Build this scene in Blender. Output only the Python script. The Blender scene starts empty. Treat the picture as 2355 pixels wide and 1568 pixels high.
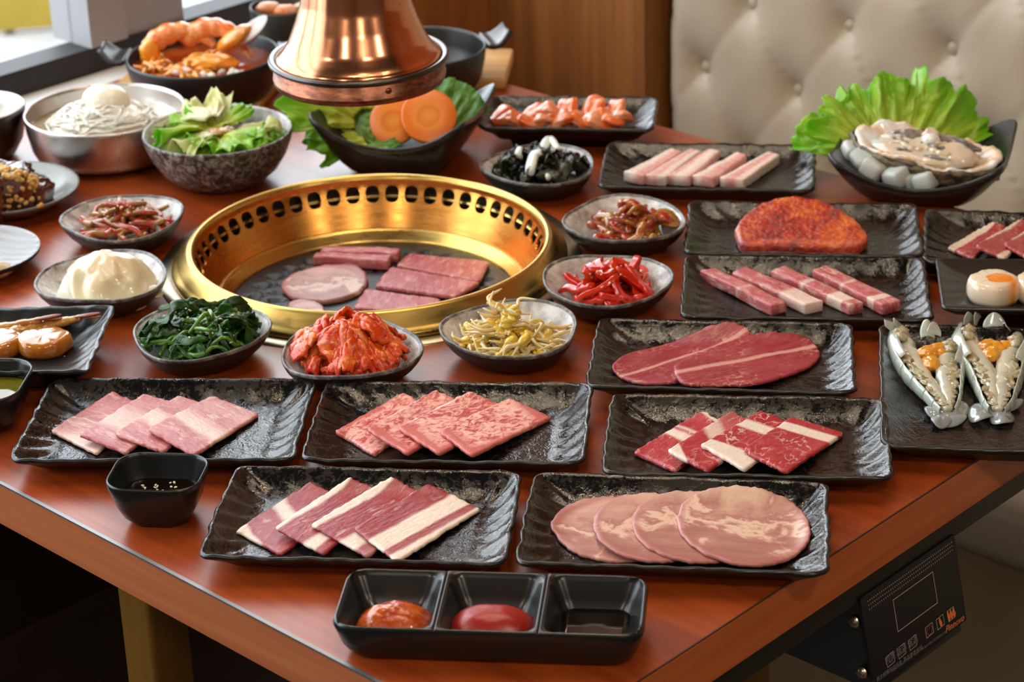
import bpy, math, random
import numpy as np
from mathutils import Vector, Matrix
R=math.radians
S=bpy.context.scene
col=S.collection
rng=random.Random(7)
# ------------------------------------------------------------------ camera
TZ=0.75                      # table top above the floor
CH=0.92                      # camera above the table top
FPX=5260.05; PITCH=R(25.0205); ROLL=R(-1.7876)
cam=bpy.data.cameras.new('camera'); camo=bpy.data.objects.new('camera',cam); col.objects.link(camo)
cam.sensor_width=36; cam.lens=36*FPX/2355; cam.clip_start=.05
camo.matrix_world=Matrix.Translation((0,0,TZ+CH))@Matrix.Rotation(R(90)-PITCH,4,'X')@Matrix.Rotation(ROLL,4,'Z')
cam.dof.use_dof=True; cam.dof.focus_distance=1.93; cam.dof.aperture_fstop=9.0
S.camera=camo
# ------------------------------------------------------------------ world, lamps, exposure
S.view_settings.view_transform='Standard'; S.view_settings.look='None'
S.view_settings.gamma=1; S.view_settings.use_curve_mapping=False
S.view_settings.exposure=0.32
S.render.film_transparent=False
w=bpy.data.worlds.new('overcast_sky'); S.world=w; w.use_nodes=True
w.node_tree.nodes['Background'].inputs[0].default_value=(.86,.94,1,1)
w.node_tree.nodes['Background'].inputs[1].default_value=5.2
S.cycles.max_bounces=8; S.cycles.diffuse_bounces=3; S.cycles.glossy_bounces=4; S.cycles.transmission_bounces=6
S.cycles.transparent_max_bounces=8; S.cycles.sample_clamp_indirect=6; S.cycles.caustics_refractive=False; S.cycles.caustics_reflective=False
TH=R(-43.912); U=np.array([math.cos(TH),math.sin(TH)]); NV=np.array([-U[1],U[0]])
def Q(u,n,z=0): return Vector((U[0]*u+NV[0]*n, U[1]*u+NV[1]*n, TZ+z))
# table rectangle in (u,n): window side, sofa side, camera sides
U0,U1,N0,N1=-2.295,-0.902,0.934,1.971
WU=-2.36                     # window plane
def lamp(name,typ,loc,power,color,size=.05,rot=None,**k):
    l=bpy.data.lights.new(name,typ); l.energy=power; l.color=color
    o=bpy.data.objects.new(name,l); o.location=loc; col.objects.link(o)
    if rot: o.rotation_euler=rot
    if typ in('POINT','SPOT'): l.shadow_soft_size=size
    for a,b in k.items(): setattr(l,a,b)
    return o
po=lamp('window_portal','AREA',Q(WU-.03,.65,.86),1,(1,1,1),shape='RECTANGLE',size=3.5,size_y=1.72)
po.data.cycles.is_portal=True
po.rotation_euler=Matrix(((NV[0],0,-U[0]),(NV[1],0,-U[1]),(0,1,0))).transposed().inverted().to_euler()
LAMPS=[(-1.62,1.62),(-1.42,1.78),(-1.78,1.36),(-1.3,1.5),(-1.5,1.2),(-1.2,1.2),(-1.0,1.75),(-1.75,1.85)]
for u,n in LAMPS:
    lamp('ceiling_bulb','POINT',Q(u,n,1.72),4.6,(1,.81,.58),.018)
for u,n in ((-1.9,-.9),(-.4,-1.2),(1.1,-.4),(1.4,1.2),(.2,.5)):
    lamp('room_fill','POINT',Q(u,n,1.6),24,(1,.87,.70),.10)  # unseen fill lights, added to brighten table edges and the space below
# ------------------------------------------------------------------ pixel <-> world
_c,_s=math.cos(ROLL),math.sin(ROLL); _cp,_sp=math.cos(PITCH),math.sin(PITCH)
def ray(px,py):
    x=(px-1177.5)/FPX; y=-(py-784)/FPX
    x,y=_c*x-_s*y,_s*x+_c*y
    return np.array([x,_cp+y*_sp,-_sp+y*_cp])
def at(px,py,z=0):            # point on the level z above the table top
    d=ray(px,py); t=(z-CH)/d[2]; return np.array([d[0]*t,d[1]*t,z])
def at_plane(px,py,nv,off):   # point on the upright plane nv.(x,y)=off
    d=ray(px,py); t=off/(nv[0]*d[0]+nv[1]*d[1]); return np.array([d[0]*t,d[1]*t,CH+d[2]*t])
def mpp(p): return (p[1]*_cp-(p[2]-CH)*_sp)/FPX      # metres per pixel at a point
# ------------------------------------------------------------------ noise (numpy)
def _h(ix,iy,iz,seed):
    n=(ix*374761393+iy*668265263+iz*2147483647+seed*974634777)&0xffffffff
    n=((n^(n>>13))*1274126177)&0xffffffff
    return ((n^(n>>16))&0xffff)/65535.0
def vnoise(x,y=0,z=0,seed=0):
    x,y,z=np.broadcast_arrays(np.asarray(x,float),np.asarray(y,float),np.asarray(z,float))
    ix,iy,iz=[np.floor(a).astype(np.int64) for a in(x,y,z)]
    fx,fy,fz=x-ix,y-iy,z-iz
    fx,fy,fz=[f*f*(3-2*f) for f in(fx,fy,fz)]
    def l(a,b,t): return a+(b-a)*t
    g=lambda a,b,c:_h(ix+a,iy+b,iz+c,seed)
    return l(l(l(g(0,0,0),g(1,0,0),fx),l(g(0,1,0),g(1,1,0),fx),fy),l(l(g(0,0,1),g(1,0,1),fx),l(g(0,1,1),g(1,1,1),fx),fy),fz)*2-1
def fbm(x,y=0,z=0,seed=0,o=3):
    r=0;a=1;t=0
    for i in range(o):
        f=2**i; r=r+a*vnoise(np.asarray(x)*f,np.asarray(y)*f,np.asarray(z)*f,seed+i*17); t+=a; a*=.5
    return r/t
def sst(a,b,x):
    t=np.clip((np.asarray(x,float)-a)/(b-a),0,1); return t*t*(3-2*t)
# ------------------------------------------------------------------ meshes and objects
def obj(name,V,F,mats,parent=None,smooth=True,mi=None,uv=None,loc=None,rz=0):
    me=bpy.data.meshes.new(name)
    V=np.asarray(V,float).reshape(-1,3)
    me.from_pydata(V.tolist(),[],F)
    if not isinstance(mats,(list,tuple)): mats=[mats]
    for m in mats: me.materials.append(m)
    if mi is not None: me.polygons.foreach_set('material_index',np.asarray(mi,dtype=np.int32))
    if smooth: me.polygons.foreach_set('use_smooth',np.ones(len(me.polygons),dtype=bool))
    if uv is not None:
        ul=me.uv_layers.new(name='UVMap'); li=np.empty(len(me.loops),dtype=np.int32); me.loops.foreach_get('vertex_index',li)
        ul.data.foreach_set('uv',np.asarray(uv,float)[li].ravel())
    me.update()
    o=bpy.data.objects.new(name,me); col.objects.link(o)
    if parent: o.parent=parent
    if loc is not None: o.location=loc
    if rz: o.rotation_euler=(0,0,rz)
    return o
def tag(o,label=None,cat=None,group=None,kind=None):
    if label: o['label']=label
    if cat: o['category']=cat
    if group: o['group']=group
    if kind: o['kind']=kind
    return o
def thing(name,label,cat,loc=(0,0,0),rz=0,group=None):
    o=bpy.data.objects.new(name,None); col.objects.link(o); o.empty_display_size=.02
    o.location=loc; o.rotation_euler=(0,0,rz); return tag(o,label,cat,group)
def W3(p): return Vector((p[0],p[1],TZ+p[2]))
def dup(o,loc=None,rot=None,scale=None,label=None,group=None):
    c=o.copy(); col.objects.link(c)
    if loc is not None: c.location=loc
    if rot is not None: c.rotation_euler=rot
    if scale is not None: c.scale=scale
    if label: c['label']=label
    if group: c['group']=group
    for ch in o.children:
        d=ch.copy(); col.objects.link(d); d.parent=c
        for g in ch.children:
            e=g.copy(); col.objects.link(e); e.parent=d
    return c
class MB:                     # gathers shapes into one mesh
    def __init__(s): s.V=[];s.F=[];s.mi=[];s.n=0
    def add(s,V,F,m=0,M=None):
        V=np.asarray(V,float)
        if M is not None:
            M=np.array(M); V=V@M[:3,:3].T+M[:3,3]
        s.V.append(V); s.F+=[tuple(i+s.n for i in f) for f in F]; s.mi+=[m]*len(F); s.n+=len(V); return s
    def obj(s,name,mats,parent=None,smooth=True,**k): return obj(name,np.concatenate(s.V),s.F,mats,parent,smooth,mi=s.mi,**k)
def loft(rings,cap0=True,cap1=True):
    K=len(rings);M=len(rings[0]); V=np.concatenate(rings); F=[]
    for k in range(K-1):
        for i in range(M):
            j=(i+1)%M; F.append((k*M+i,k*M+j,(k+1)*M+j,(k+1)*M+i))
    if cap0: F.append(tuple(range(M-1,-1,-1)))
    if cap1: F.append(tuple(range((K-1)*M,K*M)))
    return V,F
def lathe(prof,M=48,cap0=False,cap1=False):
    a=np.linspace(0,2*np.pi,M,endpoint=False); c,s=np.cos(a),np.sin(a)
    return loft([np.stack([r*c,r*s,np.full(M,z)],1) for r,z in prof],cap0,cap1)
def box(x0,x1,y0,y1,z0,z1,bev=0):
    if bev<=0:
        V=[(x,y,z) for z in(z0,z1) for y in(y0,y1) for x in(x0,x1)]
        return np.array(V,float),[(0,2,3,1),(4,5,7,6),(0,1,5,4),(2,6,7,3),(0,4,6,2),(1,3,7,5)]
    a,b=(x1-x0)/2,(y1-y0)/2; cx,cy=(x0+x1)/2,(y0+y1)/2; rs=[]
    for i,z in((bev,z0),(bev*.3,z0+bev*.3),(0,z0+bev),(0,z1-bev),(bev*.3,z1-bev*.3),(bev,z1)):
        p=rrect(a-i,b-i,max(bev-i*.5,bev*.3),24)[0]; rs.append(np.column_stack([p[:,0]+cx,p[:,1]+cy,np.full(len(p),z)]))
    return loft(rs)
def rrect(a,b,r,M=96):        # rounded rectangle, counter-clockwise from the right side's middle; also arc length
    r=min(r,a*.98,b*.98); nc=max(3,M//12); pts=[]
    def side(p,q,n):
        for i in range(n): t=i/n; pts.append((p[0]+(q[0]-p[0])*t,p[1]+(q[1]-p[1])*t))
    def arc(cx,cy,a0):
        for i in range(nc): t=a0+math.pi/2*i/nc; pts.append((cx+r*math.cos(t),cy+r*math.sin(t)))
    ns=(M-4*nc)//2; f=.38; n1=max(1,int(ns*f)); n2=ns-n1
    side((a,-b+r),(a,b-r),n1); arc(a-r,b-r,0); side((a-r,b),(-a+r,b),n2); arc(-a+r,b-r,math.pi/2)
    side((-a,b-r),(-a,-b+r),n1); arc(-a+r,-b+r,math.pi); side((-a+r,-b),(a-r,-b),n2); arc(a-r,-b+r,1.5*math.pi)
    P=np.array(pts); d=np.linalg.norm(np.roll(P,-1,0)-P,axis=1); s=np.concatenate([[0],np.cumsum(d)[:-1]])
    return P,s
def tube(P,rad,seg=8,caps=True,flat=1.0):
    P=np.asarray(P,float); n=len(P); rad=np.broadcast_to(rad,(n,)); T=np.gradient(P,axis=0); T/=np.linalg.norm(T,axis=1)[:,None]+1e-12
    up=np.array([0,0,1.]) if abs(T[0][2])<.9 else np.array([1.,0,0]); rings=[]; x=np.cross(up,T[0]); x/=np.linalg.norm(x)
    a=np.linspace(0,2*np.pi,seg,endpoint=False)
    for i in range(n):
        x=x-T[i]*(x@T[i]); x/=np.linalg.norm(x); y=np.cross(T[i],x)
        rings.append(P[i]+rad[i]*(np.outer(np.cos(a),x)+np.outer(np.sin(a)*flat,y)))
    return loft(rings,caps,caps)
def spline(pts,n=24):         # Catmull-Rom through points
    P=np.asarray(pts,float); P=np.vstack([2*P[0]-P[1],P,2*P[-1]-P[-2]]); m=len(P)-3; out=[]
    for t in np.linspace(0,m-1e-6,n):
        i=int(t); f=t-i; a,b,c,d=P[i:i+4]
        out.append(.5*(2*b+(c-a)*f+(2*a-5*b+4*c-d)*f*f+(3*b-a-3*c+d)*f**3))
    return np.array(out)
def blob(rx,ry,rz,amp=.1,freq=2.,seed=0,nu=28,nv=18,sq=1.0,flat=None,o=3):
    u=np.linspace(0,2*np.pi,nu,endpoint=False); v=np.linspace(.06,np.pi-.06,nv); rings=[]
    pw=lambda c:np.sign(c)*np.abs(c)**sq
    for a in v[::-1]:
        x,y,z=np.sin(a)**sq*pw(np.cos(u)),np.sin(a)**sq*pw(np.sin(u)),np.full(nu,pw(np.array([np.cos(a)]))[0])
        k=1+amp*fbm(x*freq+5,y*freq+5,z*freq+5,seed,o)
        z=z*k*rz
        if flat is not None: z=np.maximum(z,flat)
        rings.append(np.stack([x*k*rx,y*k*ry,z],1))
    return loft(rings)
def grid(fn,nu,nv,th=0):      # fn(u,v)->xyz arrays, open sheet or thin solid
    u,v=np.meshgrid(np.linspace(0,1,nu),np.linspace(0,1,nv)); X=np.stack(fn(u,v),-1); V=X.reshape(-1,3)
    F=[(j*nu+i,j*nu+i+1,(j+1)*nu+i+1,(j+1)*nu+i) for j in range(nv-1) for i in range(nu-1)]
    if th:
        n=nu*nv; du=np.gradient(X,axis=1); dv=np.gradient(X,axis=0); N=np.cross(du,dv); N/=np.linalg.norm(N,axis=-1)[...,None]+1e-12
        V=np.vstack([V,(X-N*th).reshape(-1,3)]); F=F+[tuple(i+n for i in f[::-1]) for f in F]
        b=[i for i in range(nu)]+[j*nu+nu-1 for j in range(1,nv)]+[(nv-1)*nu+i for i in range(nu-2,-1,-1)]+[j*nu for j in range(nv-2,0,-1)]
        for k in range(len(b)): i,j=b[k],b[(k+1)%len(b)]; F.append((j,i,i+n,j+n))
    return V,F
# ------------------------------------------------------------------ materials
class G:
    def __init__(s,name,base=(.8,.8,.8),rough=.5,metal=0,**k):
        s.m=bpy.data.materials.new(name); s.m.use_nodes=True; s.t=s.m.node_tree; s.b=s.t.nodes['Principled BSDF']
        s.set('Base Color',base); s.set('Roughness',rough); s.set('Metallic',metal)
        for a,b in k.items(): s.set(a.replace('_',' '),b)
    def set(s,inp,v,node=None):
        i=(node or s.b).inputs[inp]
        if hasattr(v,'links'): s.t.links.new(v,i)
        elif isinstance(v,(tuple,list)): i.default_value=tuple(v)+((1,) if len(v)==3 and i.type=='RGBA' else ())
        else: i.default_value=v
    def n(s,typ,outs=0,ins={},**at):
        d=s.t.nodes.new('ShaderNode'+typ)
        for a,b in at.items(): setattr(d,a,b)
        for a,b in ins.items(): s.set(a,b,d)
        return d.outputs[outs]
    def co(s,kind='Object'): return s.n('TexCoord',kind)
    def map(s,vec,scale=(1,1,1),rot=(0,0,0),loc=(0,0,0)): return s.n('Mapping',0,{'Vector':vec,'Scale':scale,'Rotation':rot,'Location':loc})
    def noise(s,vec,scale,det=3,ro=.55,dist=0,w=None):
        i={'Vector':vec,'Scale':scale,'Detail':det,'Roughness':ro,'Distortion':dist}
        if w is not None: i['W']=w; return s.n('TexNoise',0,i,noise_dimensions='4D')
        return s.n('TexNoise',0,i)
    def vor(s,vec,scale,feature='F1',out='Distance',rand=1):
        return s.n('TexVoronoi',out,{'Vector':vec,'Scale':scale,'Randomness':rand},feature=feature)
    def ramp(s,f,st,interp='LINEAR'):
        d=s.t.nodes.new('ShaderNodeValToRGB'); s.t.links.new(f,d.inputs[0]); c=d.color_ramp; c.interpolation=interp
        while len(c.elements)<len(st): c.elements.new(.5)
        for e,(p,v) in zip(c.elements,st):
            e.position=p; e.color=tuple(v)+(1,) if isinstance(v,(tuple,list)) else (v,v,v,1)
        return d.outputs[0]
    def mix(s,f,a,b,mode='MIX'):
        d=s.t.nodes.new('ShaderNodeMix'); d.data_type='RGBA'; d.blend_type=mode
        s.set(0,f,d)
        for i,v in((6,a),(7,b)):
            if hasattr(v,'links'): s.t.links.new(v,d.inputs[i])
            else: d.inputs[i].default_value=tuple(v)+(1,)
        return d.outputs[2]
    def math(s,op,a,b=0,c=None):
        d=s.t.nodes.new('ShaderNodeMath'); d.operation=op
        for i,v in enumerate((a,b) if c is None else (a,b,c)):
            if hasattr(v,'links'): s.t.links.new(v,d.inputs[i])
            else: d.inputs[i].default_value=v
        return d.outputs[0]
    def rnd(s): return s.n('ObjectInfo','Random')
    def sep(s,v): d=s.t.nodes.new('ShaderNodeSeparateXYZ'); s.t.links.new(v,d.inputs[0]); return d.outputs
    def bump(s,h,strength=.3,dist=.001,normal=None):
        i={'Height':h,'Strength':strength,'Distance':dist}
        if normal is not None: i['Normal']=normal
        o=s.n('Bump',0,i); s.set('Normal',o); return o
def plain(name,c,rough=.5,metal=0,**k): return G(name,c,rough,metal,**k).m
def noisy(name,a,b,scale,rough=.45,lo=.4,hi=.6,bump=0,bscale=None,dist=.0008,det=4,rand=True,**k):
    g=G(name,a,rough,**k); v=g.co(); n=g.noise(v,scale,det,.6,w=g.math('MULTIPLY',g.rnd(),40.) if rand else None)
    g.set('Base Color',g.mix(g.ramp(n,[(lo,0.),(hi,1.)]),a,b))
    if bump: g.bump(g.noise(v,bscale or scale*2,3),bump,dist)
    return g.m
def wood(name,dark,light,rough,axis=0,scale=1.0,spec=.5,bands=True):
    g=G(name,dark,rough); v=g.co(); sc=[26*scale]*3; sc[axis]=1.3*scale
    n1=g.noise(g.map(v,sc),1.6,5,.6,.6); sc2=[240*scale]*3; sc2[axis]=5*scale
    n2=g.noise(g.map(v,sc2),1,3,.6)
    f=g.math('ADD',g.math('MULTIPLY',n1,.75),g.math('MULTIPLY',n2,.3))
    g.set('Base Color',g.mix(g.ramp(f,[(.36,0.),(.66,1.)]),dark,light)); g.set('Specular IOR Level',spec)
    g.bump(n2,.05,.0004); return g.m
M={}
M['table']=wood('cherry_laminate',(.20,.027,.005),(.36,.062,.009),.30,0,1.0,.75)
M['edge']=wood('cherry_edge_band',(.34,.095,.035),(.46,.15,.06),.38,0,1.1,.4)
M['edge2']=wood('cherry_edge_band_side',(.40,.085,.022),(.52,.135,.038),.38,1,1.1,.4)
M['wall_wood']=wood('oak_wall_panel',(.16,.052,.013),(.34,.125,.034),.42,2,.55,.35)
M['dark_wood']=wood('dark_wood',(.018,.009,.006),(.035,.016,.009),.5,2,.6,.3)
M['board']=wood('bamboo_board',(.42,.2,.06),(.62,.36,.14),.4,0,1.2)
M['gold_wood']=wood('golden_oak',(.13,.06,.010),(.19,.095,.016),.3,2,.8)
M['black']=plain('black_matte',(.012,.012,.012),.42)
M['frame']=plain('window_frame_black',(.014,.014,.016),.6)
M['post']=plain('window_post_grey',(.30,.30,.32),.45)
M['white']=plain('white_strip',(.8,.8,.8),.35)
M['plaster']=plain('beige_plaster',(.20,.165,.125),.8)
M['ceil']=plain('ceiling_grey',(.06,.052,.045),.9)
M['floor']=noisy('dark_floor',(.03,.02,.015),(.045,.03,.02),6,.4,rand=False)
M['alu']=plain('aluminium_strip',(.30,.29,.29),.5,1)
M['steel']=plain('brushed_steel',(.62,.6,.58),.28,1)
M['chrome']=plain('screw_metal',(.7,.6,.45),.3,1)
g=G('cream_leather',(.42,.345,.25),.38); v=g.co(); g.bump(g.vor(v,520),.09,.0003)
g.set('Base Color',g.mix(g.noise(v,9,3),(.40,.325,.235),(.46,.38,.285))); M['leather']=g.m
g=G('window_glass'); o=g.t.nodes['Material Output']; tr=g.t.nodes.new('ShaderNodeBsdfTransparent'); gl=g.t.nodes.new('ShaderNodeBsdfGlossy'); gl.inputs['Roughness'].default_value=.02
ms=g.t.nodes.new('ShaderNodeMixShader'); ms.inputs[0].default_value=.06
g.t.links.new(tr.outputs[0],ms.inputs[1]); g.t.links.new(gl.outputs[0],ms.inputs[2]); g.t.links.new(ms.outputs[0],o.inputs[0]); M['pane']=g.m
# black wavy stoneware
def plate_glaze(name,k=1.0):
    g=G(name,(.01,.01,.01),.2); v=g.co(); w_=g.math('MULTIPLY',g.rnd(),30.)
    n=g.noise(v,165,7,.7,.6,w=w_); big=g.noise(v,18,3,w=w_)
    f=g.ramp(g.math('ADD',n,g.math('MULTIPLY',g.math('SUBTRACT',big,.5),.5)),[(.47,0.),(.53,1.)])
    g.set('Base Color',g.mix(f,(.004,.004,.0045),(.021*k,.017*k,.0135*k)))
    g.set('Roughness',g.math('MULTIPLY_ADD',f,.15,.10))
    h=g.math('ADD',g.math('MULTIPLY',g.noise(v,110,3,.5,.6),.55),g.math('MULTIPLY',g.noise(v,420,2),.24))
    g.bump(h,.5,.0021); g.set('Specular IOR Level',.5); return g.m
M['plate']=plate_glaze('black_wavy_glaze')
g=G('black_rim_glaze',(.012,.011,.010),.3); v=g.co(); g.bump(g.noise(v,160,3),.3,.0008); M['rim']=g.m
g=G('black_satin_ceramic',(.010,.011,.011),.27); v=g.co(); g.bump(g.noise(v,300,2),.06,.0003); M['satin']=g.m
g=G('grey_speckled_glaze',(.4,.38,.36),.25); v=g.co()
n=g.noise(v,55,6,.65,.4,w=g.math('MULTIPLY',g.rnd(),30.)); c=g.ramp(n,[(.3,(.16,.14,.13)),(.46,(.42,.39,.37)),(.62,(.64,.63,.62)),(.8,(.74,.74,.74))])
d=g.vor(v,150); sp=g.ramp(d,[(.09,1.),(.16,0.)]); k=g.ramp(g.noise(v,45,2),[(.52,0.),(.58,1.)])
g.set('Base Color',g.mix(g.math('MULTIPLY',sp,k),c,(.03,.025,.02))); g.bump(g.noise(v,70,3),.15,.0015); M['speckle']=g.m
g=G('worn_dark_rim',(.1,.1,.1),.33); v=g.co(); n=g.noise(v,85,5,.7)
g.set('Base Color',g.ramp(n,[(.34,(.02,.018,.017)),(.52,(.13,.125,.12)),(.66,(.30,.29,.28))])); M['wornrim']=g.m
g=G('dark_unglazed_outside',(.009,.007,.006),.42); v=g.co(); g.bump(g.noise(v,120,3),.25,.0008); M['outside']=g.m
g=G('granite_glaze',(.2,.19,.18),.34); v=g.co(); n=g.noise(v,150,5,.75,.5)
g.set('Base Color',g.ramp(n,[(.42,(.022,.016,.013)),(.5,(.075,.06,.052)),(.57,(.32,.28,.25))])); g.bump(n,.3,.0008); M['granite']=g.m
def metalg(name,c,rough,streak=(1,1,1),sc=200,bs=.12,specks=None):
    g=G(name,c,rough,1); v=g.co(); n=g.noise(g.map(v,streak),sc,4)
    g.set('Roughness',g.math('MULTIPLY_ADD',n,rough*.9,rough*.55)); g.bump(n,bs,.0004)
    if specks:
        m=g.math('MULTIPLY',g.ramp(g.noise(v,70,6,.75),[(.64,0.),(.68,1.)]),g.ramp(g.noise(v,20,2),[(.5,0.),(.56,1.)]))
        g.set('Base Color',g.mix(m,c,specks))
    return g.m
M['copper']=metalg('polished_copper',(.62,.26,.14),.19,(1,1,.12),90,.10,(.12,.05,.03))
g=G('aged_copper',(.4,.18,.1),.35,1); v=g.co(); n=g.noise(g.map(v,(1,1,2.5)),45,6,.7); g.set('Base Color',g.ramp(n,[(.32,(.06,.025,.018)),(.5,(.24,.095,.06)),(.7,(.46,.19,.11))])); g.bump(n,.1,.0008); M['oldcopper']=g.m
M['brass']=metalg('brushed_brass',(.58,.385,.11),.30,(.15,.15,1),160,.08)
M['brass_in']=metalg('brass_inner_wall',(.62,.27,.06),.27,(.15,.15,1),160,.08)  # orange reflection of meat and hood is put into the brass colour
g=G('cast_iron_grill',(.02,.02,.02),.38); v=g.co(); n=g.noise(v,140,4,.7); g.set('Base Color',g.ramp(n,[(.45,(.005,.005,.005)),(.7,(.026,.026,.026))])); g.bump(n,.5,.0015); M['iron']=g.m
g=G('cast_iron_pan',(.014,.013,.013),.34); v=g.co(); g.bump(g.noise(v,260,3),.2,.0006); M['pan']=g.m
g=G('brushed_stainless',(.60,.56,.53),.3,1); v=g.co(); n=g.noise(g.map(v,(1,1,.05)),110,3); g.set('Roughness',g.math('MULTIPLY_ADD',n,.2,.2)); M['bowlsteel']=g.m
# ------------------------------------------------------------------ room
def qbox(name,u0,u1,n0,n1,z0,z1,m,parent=None,bev=0):
    V,F=box(u0,u1,n0,n1,z0,z1,bev); return obj(name,V,F,m,parent,smooth=False,loc=(0,0,TZ) if parent is None else None,rz=TH if parent is None else 0)
def struct(o): o['kind']='structure'; return o
struct(qbox('floor',WU-.1,3.2,-2.6,2.9,-TZ-.1,-TZ,M['floor']))
struct(qbox('ceiling',WU-.1,3.2,-2.6,2.9,1.95,2.05,M['ceil']))
struct(qbox('wall_front',WU-.1,3.2,-2.7,-2.6,-TZ,1.95,M['plaster']))
struct(qbox('wall_right',3.2,3.3,-2.6,2.9,-TZ,1.95,M['plaster']))
BN=2.37
PE=at_plane(1511,110,NV,BN); PEU=U[0]*PE[0]+U[1]*PE[1]
struct(qbox('wall_back',WU-.1,PEU+.002,BN+.05,BN+.15,-TZ,1.95,M['wall_wood']))
struct(qbox('wall_sofa_side',PEU+.003,3.2,BN+.15,BN+.25,-TZ,1.95,M['wall_wood']))
struct(qbox('trim_1',PEU-.012,PEU+.002,BN-.03,BN+.05,-TZ,1.95,M['wall_wood']))
struct(qbox('wall_corner_side',WU-.1,WU,2.03,BN+.05,-TZ,-.005,M['wall_wood']))
# window side: low wall, rails, posts, panes
struct(qbox('wall_window_side',WU-.1,WU,-2.6,2.03,-TZ,-.005,M['dark_wood']))
struct(qbox('trim_2',WU-.1,WU,-2.6,2.6,1.72,1.95,M['plaster']))
struct(qbox('wall_window_end',WU-.1,WU,-2.6,-1.1,-.005,1.72,M['plaster']))
win=struct(qbox('window_1',WU-.036,WU+.01,-1.1,BN+.05,-.005,.030,M['frame']))
def wpart(name,*a): 
    V,F=box(*a[:6]); return obj(name,V,F,a[6],win,smooth=False)
wpart('top_rail',WU-.06,WU+.01,-1.1,BN+.05,1.68,1.72,M['frame'])
pn=[-1.1,-.35,.5,1.05,1.676]
for a in pn[:-1]: wpart('mullion',WU-.06,WU+.005,a,a+.045,.03,1.68,M['frame'])
wpart('post',WU-.07,WU+.012,1.676,1.735,.03,1.68,M['post']); wpart('post',WU-.05,WU+.004,1.735,1.835,.03,1.68,M['post'])
for a,b in list(zip([x+.045 for x in pn[:-1]],pn[1:]))+[(1.835,BN+.05)]: wpart('pane',WU-.032,WU-.026,a,b,.03,1.68,M['pane'])
struct(qbox('trim_3',WU,U0,N0-.6,1.985,-.03,-.004,M['white']))  # flat white strip between the table edge and the window frame
# outside: pale pavement, a pale facade across the street, a yellow sign
o=qbox('pavement',-18,WU-.1,-14,16,-TZ-.15,-TZ-.1,plain('pale_concrete',(.27,.27,.265),.9)); struct(o)
sp=at(138,66,-TZ-.1); su,sn=U@sp[:2],NV@sp[:2]
t=thing('street_sign','yellow sign board standing on the pavement outside the window','sign',Q(su,sn,-TZ-.1),math.atan2(-sp[1],-sp[0]))
V,F=box(-.02,.02,-.17,.17,.012,.62,.004); obj('board',V,F,plain('sign_yellow',(.30,.21,.02),.6),t)
V,F=lathe([(.001,0),(.09,0),(.09,.012),(.001,.012)],28); M4=Matrix.Translation((.021,0,.27))@Matrix.Rotation(R(90),4,'Y'); obj('lilac_emblem',np.array(V)@np.array(M4)[:3,:3].T+np.array(M4)[:3,3],F,plain('sign_lilac',(.25,.2,.3),.6),t)
for s in(-1,1):
    V,F=box(-.012,.012,s*.13-.012,s*.13+.012,0,.02); obj('leg',V,F,M['frame'],t,smooth=False)
# ------------------------------------------------------------------ sofa (bench along the far side)
sofa=thing('booth_sofa','cream tufted leather booth sofa with round buttons behind the table','sofa',(0,0,TZ),TH)
B0=at_plane(1833,208,NV,BN); bu=U[0]*B0[0]+U[1]*B0[1]; bz=B0[2]; DU,DZ=.158,.105
u0=PEU+.004; u1=.9; z0,z1=-.36,.42
def tuft(u,z):
    a=(u-bu)/DU; b=(z-bz)/(2*DZ); d=np.full(np.shape(u),9.)
    p,q=a+b,a-b                      # diamond lattice coordinates
    fp,fq=p-np.round(p),q-np.round(q)
    crease=np.minimum(np.abs(fp),np.abs(fq)); dd=np.sqrt(fp**2+fq**2)
    return .004+.026*(1-np.exp(-(dd/.19)**1.1))-.0045*np.exp(-(crease/.020)**1.4)
def fn(u,v):
    uu=u0+(u1-u0)*u; zz=z0+(z1-z0)*v; e=np.minimum(np.minimum(uu-u0,u1-uu),z1-zz)
    return uu,BN+.012-tuft(uu,zz)*sst(-.01,.05,e)+.03*(1-sst(0,.03,e)),zz
V,F=grid(fn,300,130,.05); V[300*130:,1]=BN+.145; obj('backrest',V,F,M['leather'],sofa)
V,F=lathe([(.0005,.008),(.006,.0075),(.0105,.004),(.012,0),(.0115,-.004)],20)
bm=None
for j in range(-2,4):
    for i in range(-3,18):
        uu=bu+(i+(.5 if j%2 else 0))*DU; zz=bz+j*DZ
        if not(u0+.03<uu<u1-.03 and z0+.04<zz<z1-.04) or uu>-1.0: continue
        if bm is None:
            Vb=np.stack([V[:,0],-V[:,2],V[:,1]],1); b=obj('button',Vb,F,M['leather'],sofa,loc=(uu,BN+.008,zz)); bm=b.data
        else:
            b=bpy.data.objects.new('button',bm); col.objects.link(b); b.parent=sofa; b.location=(uu,BN+.008,zz)
V,F=box(u0,u1,1.90,BN+.05,-.37,-.29,.02); obj('seat_cushion',V,F,M['leather'],sofa)
V,F=box(u0,u1,1.925,BN+.1,-TZ,-.371); obj('base',V,F,plain('beige_bench_base',(.28,.185,.09),.55),sofa,smooth=False)
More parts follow.
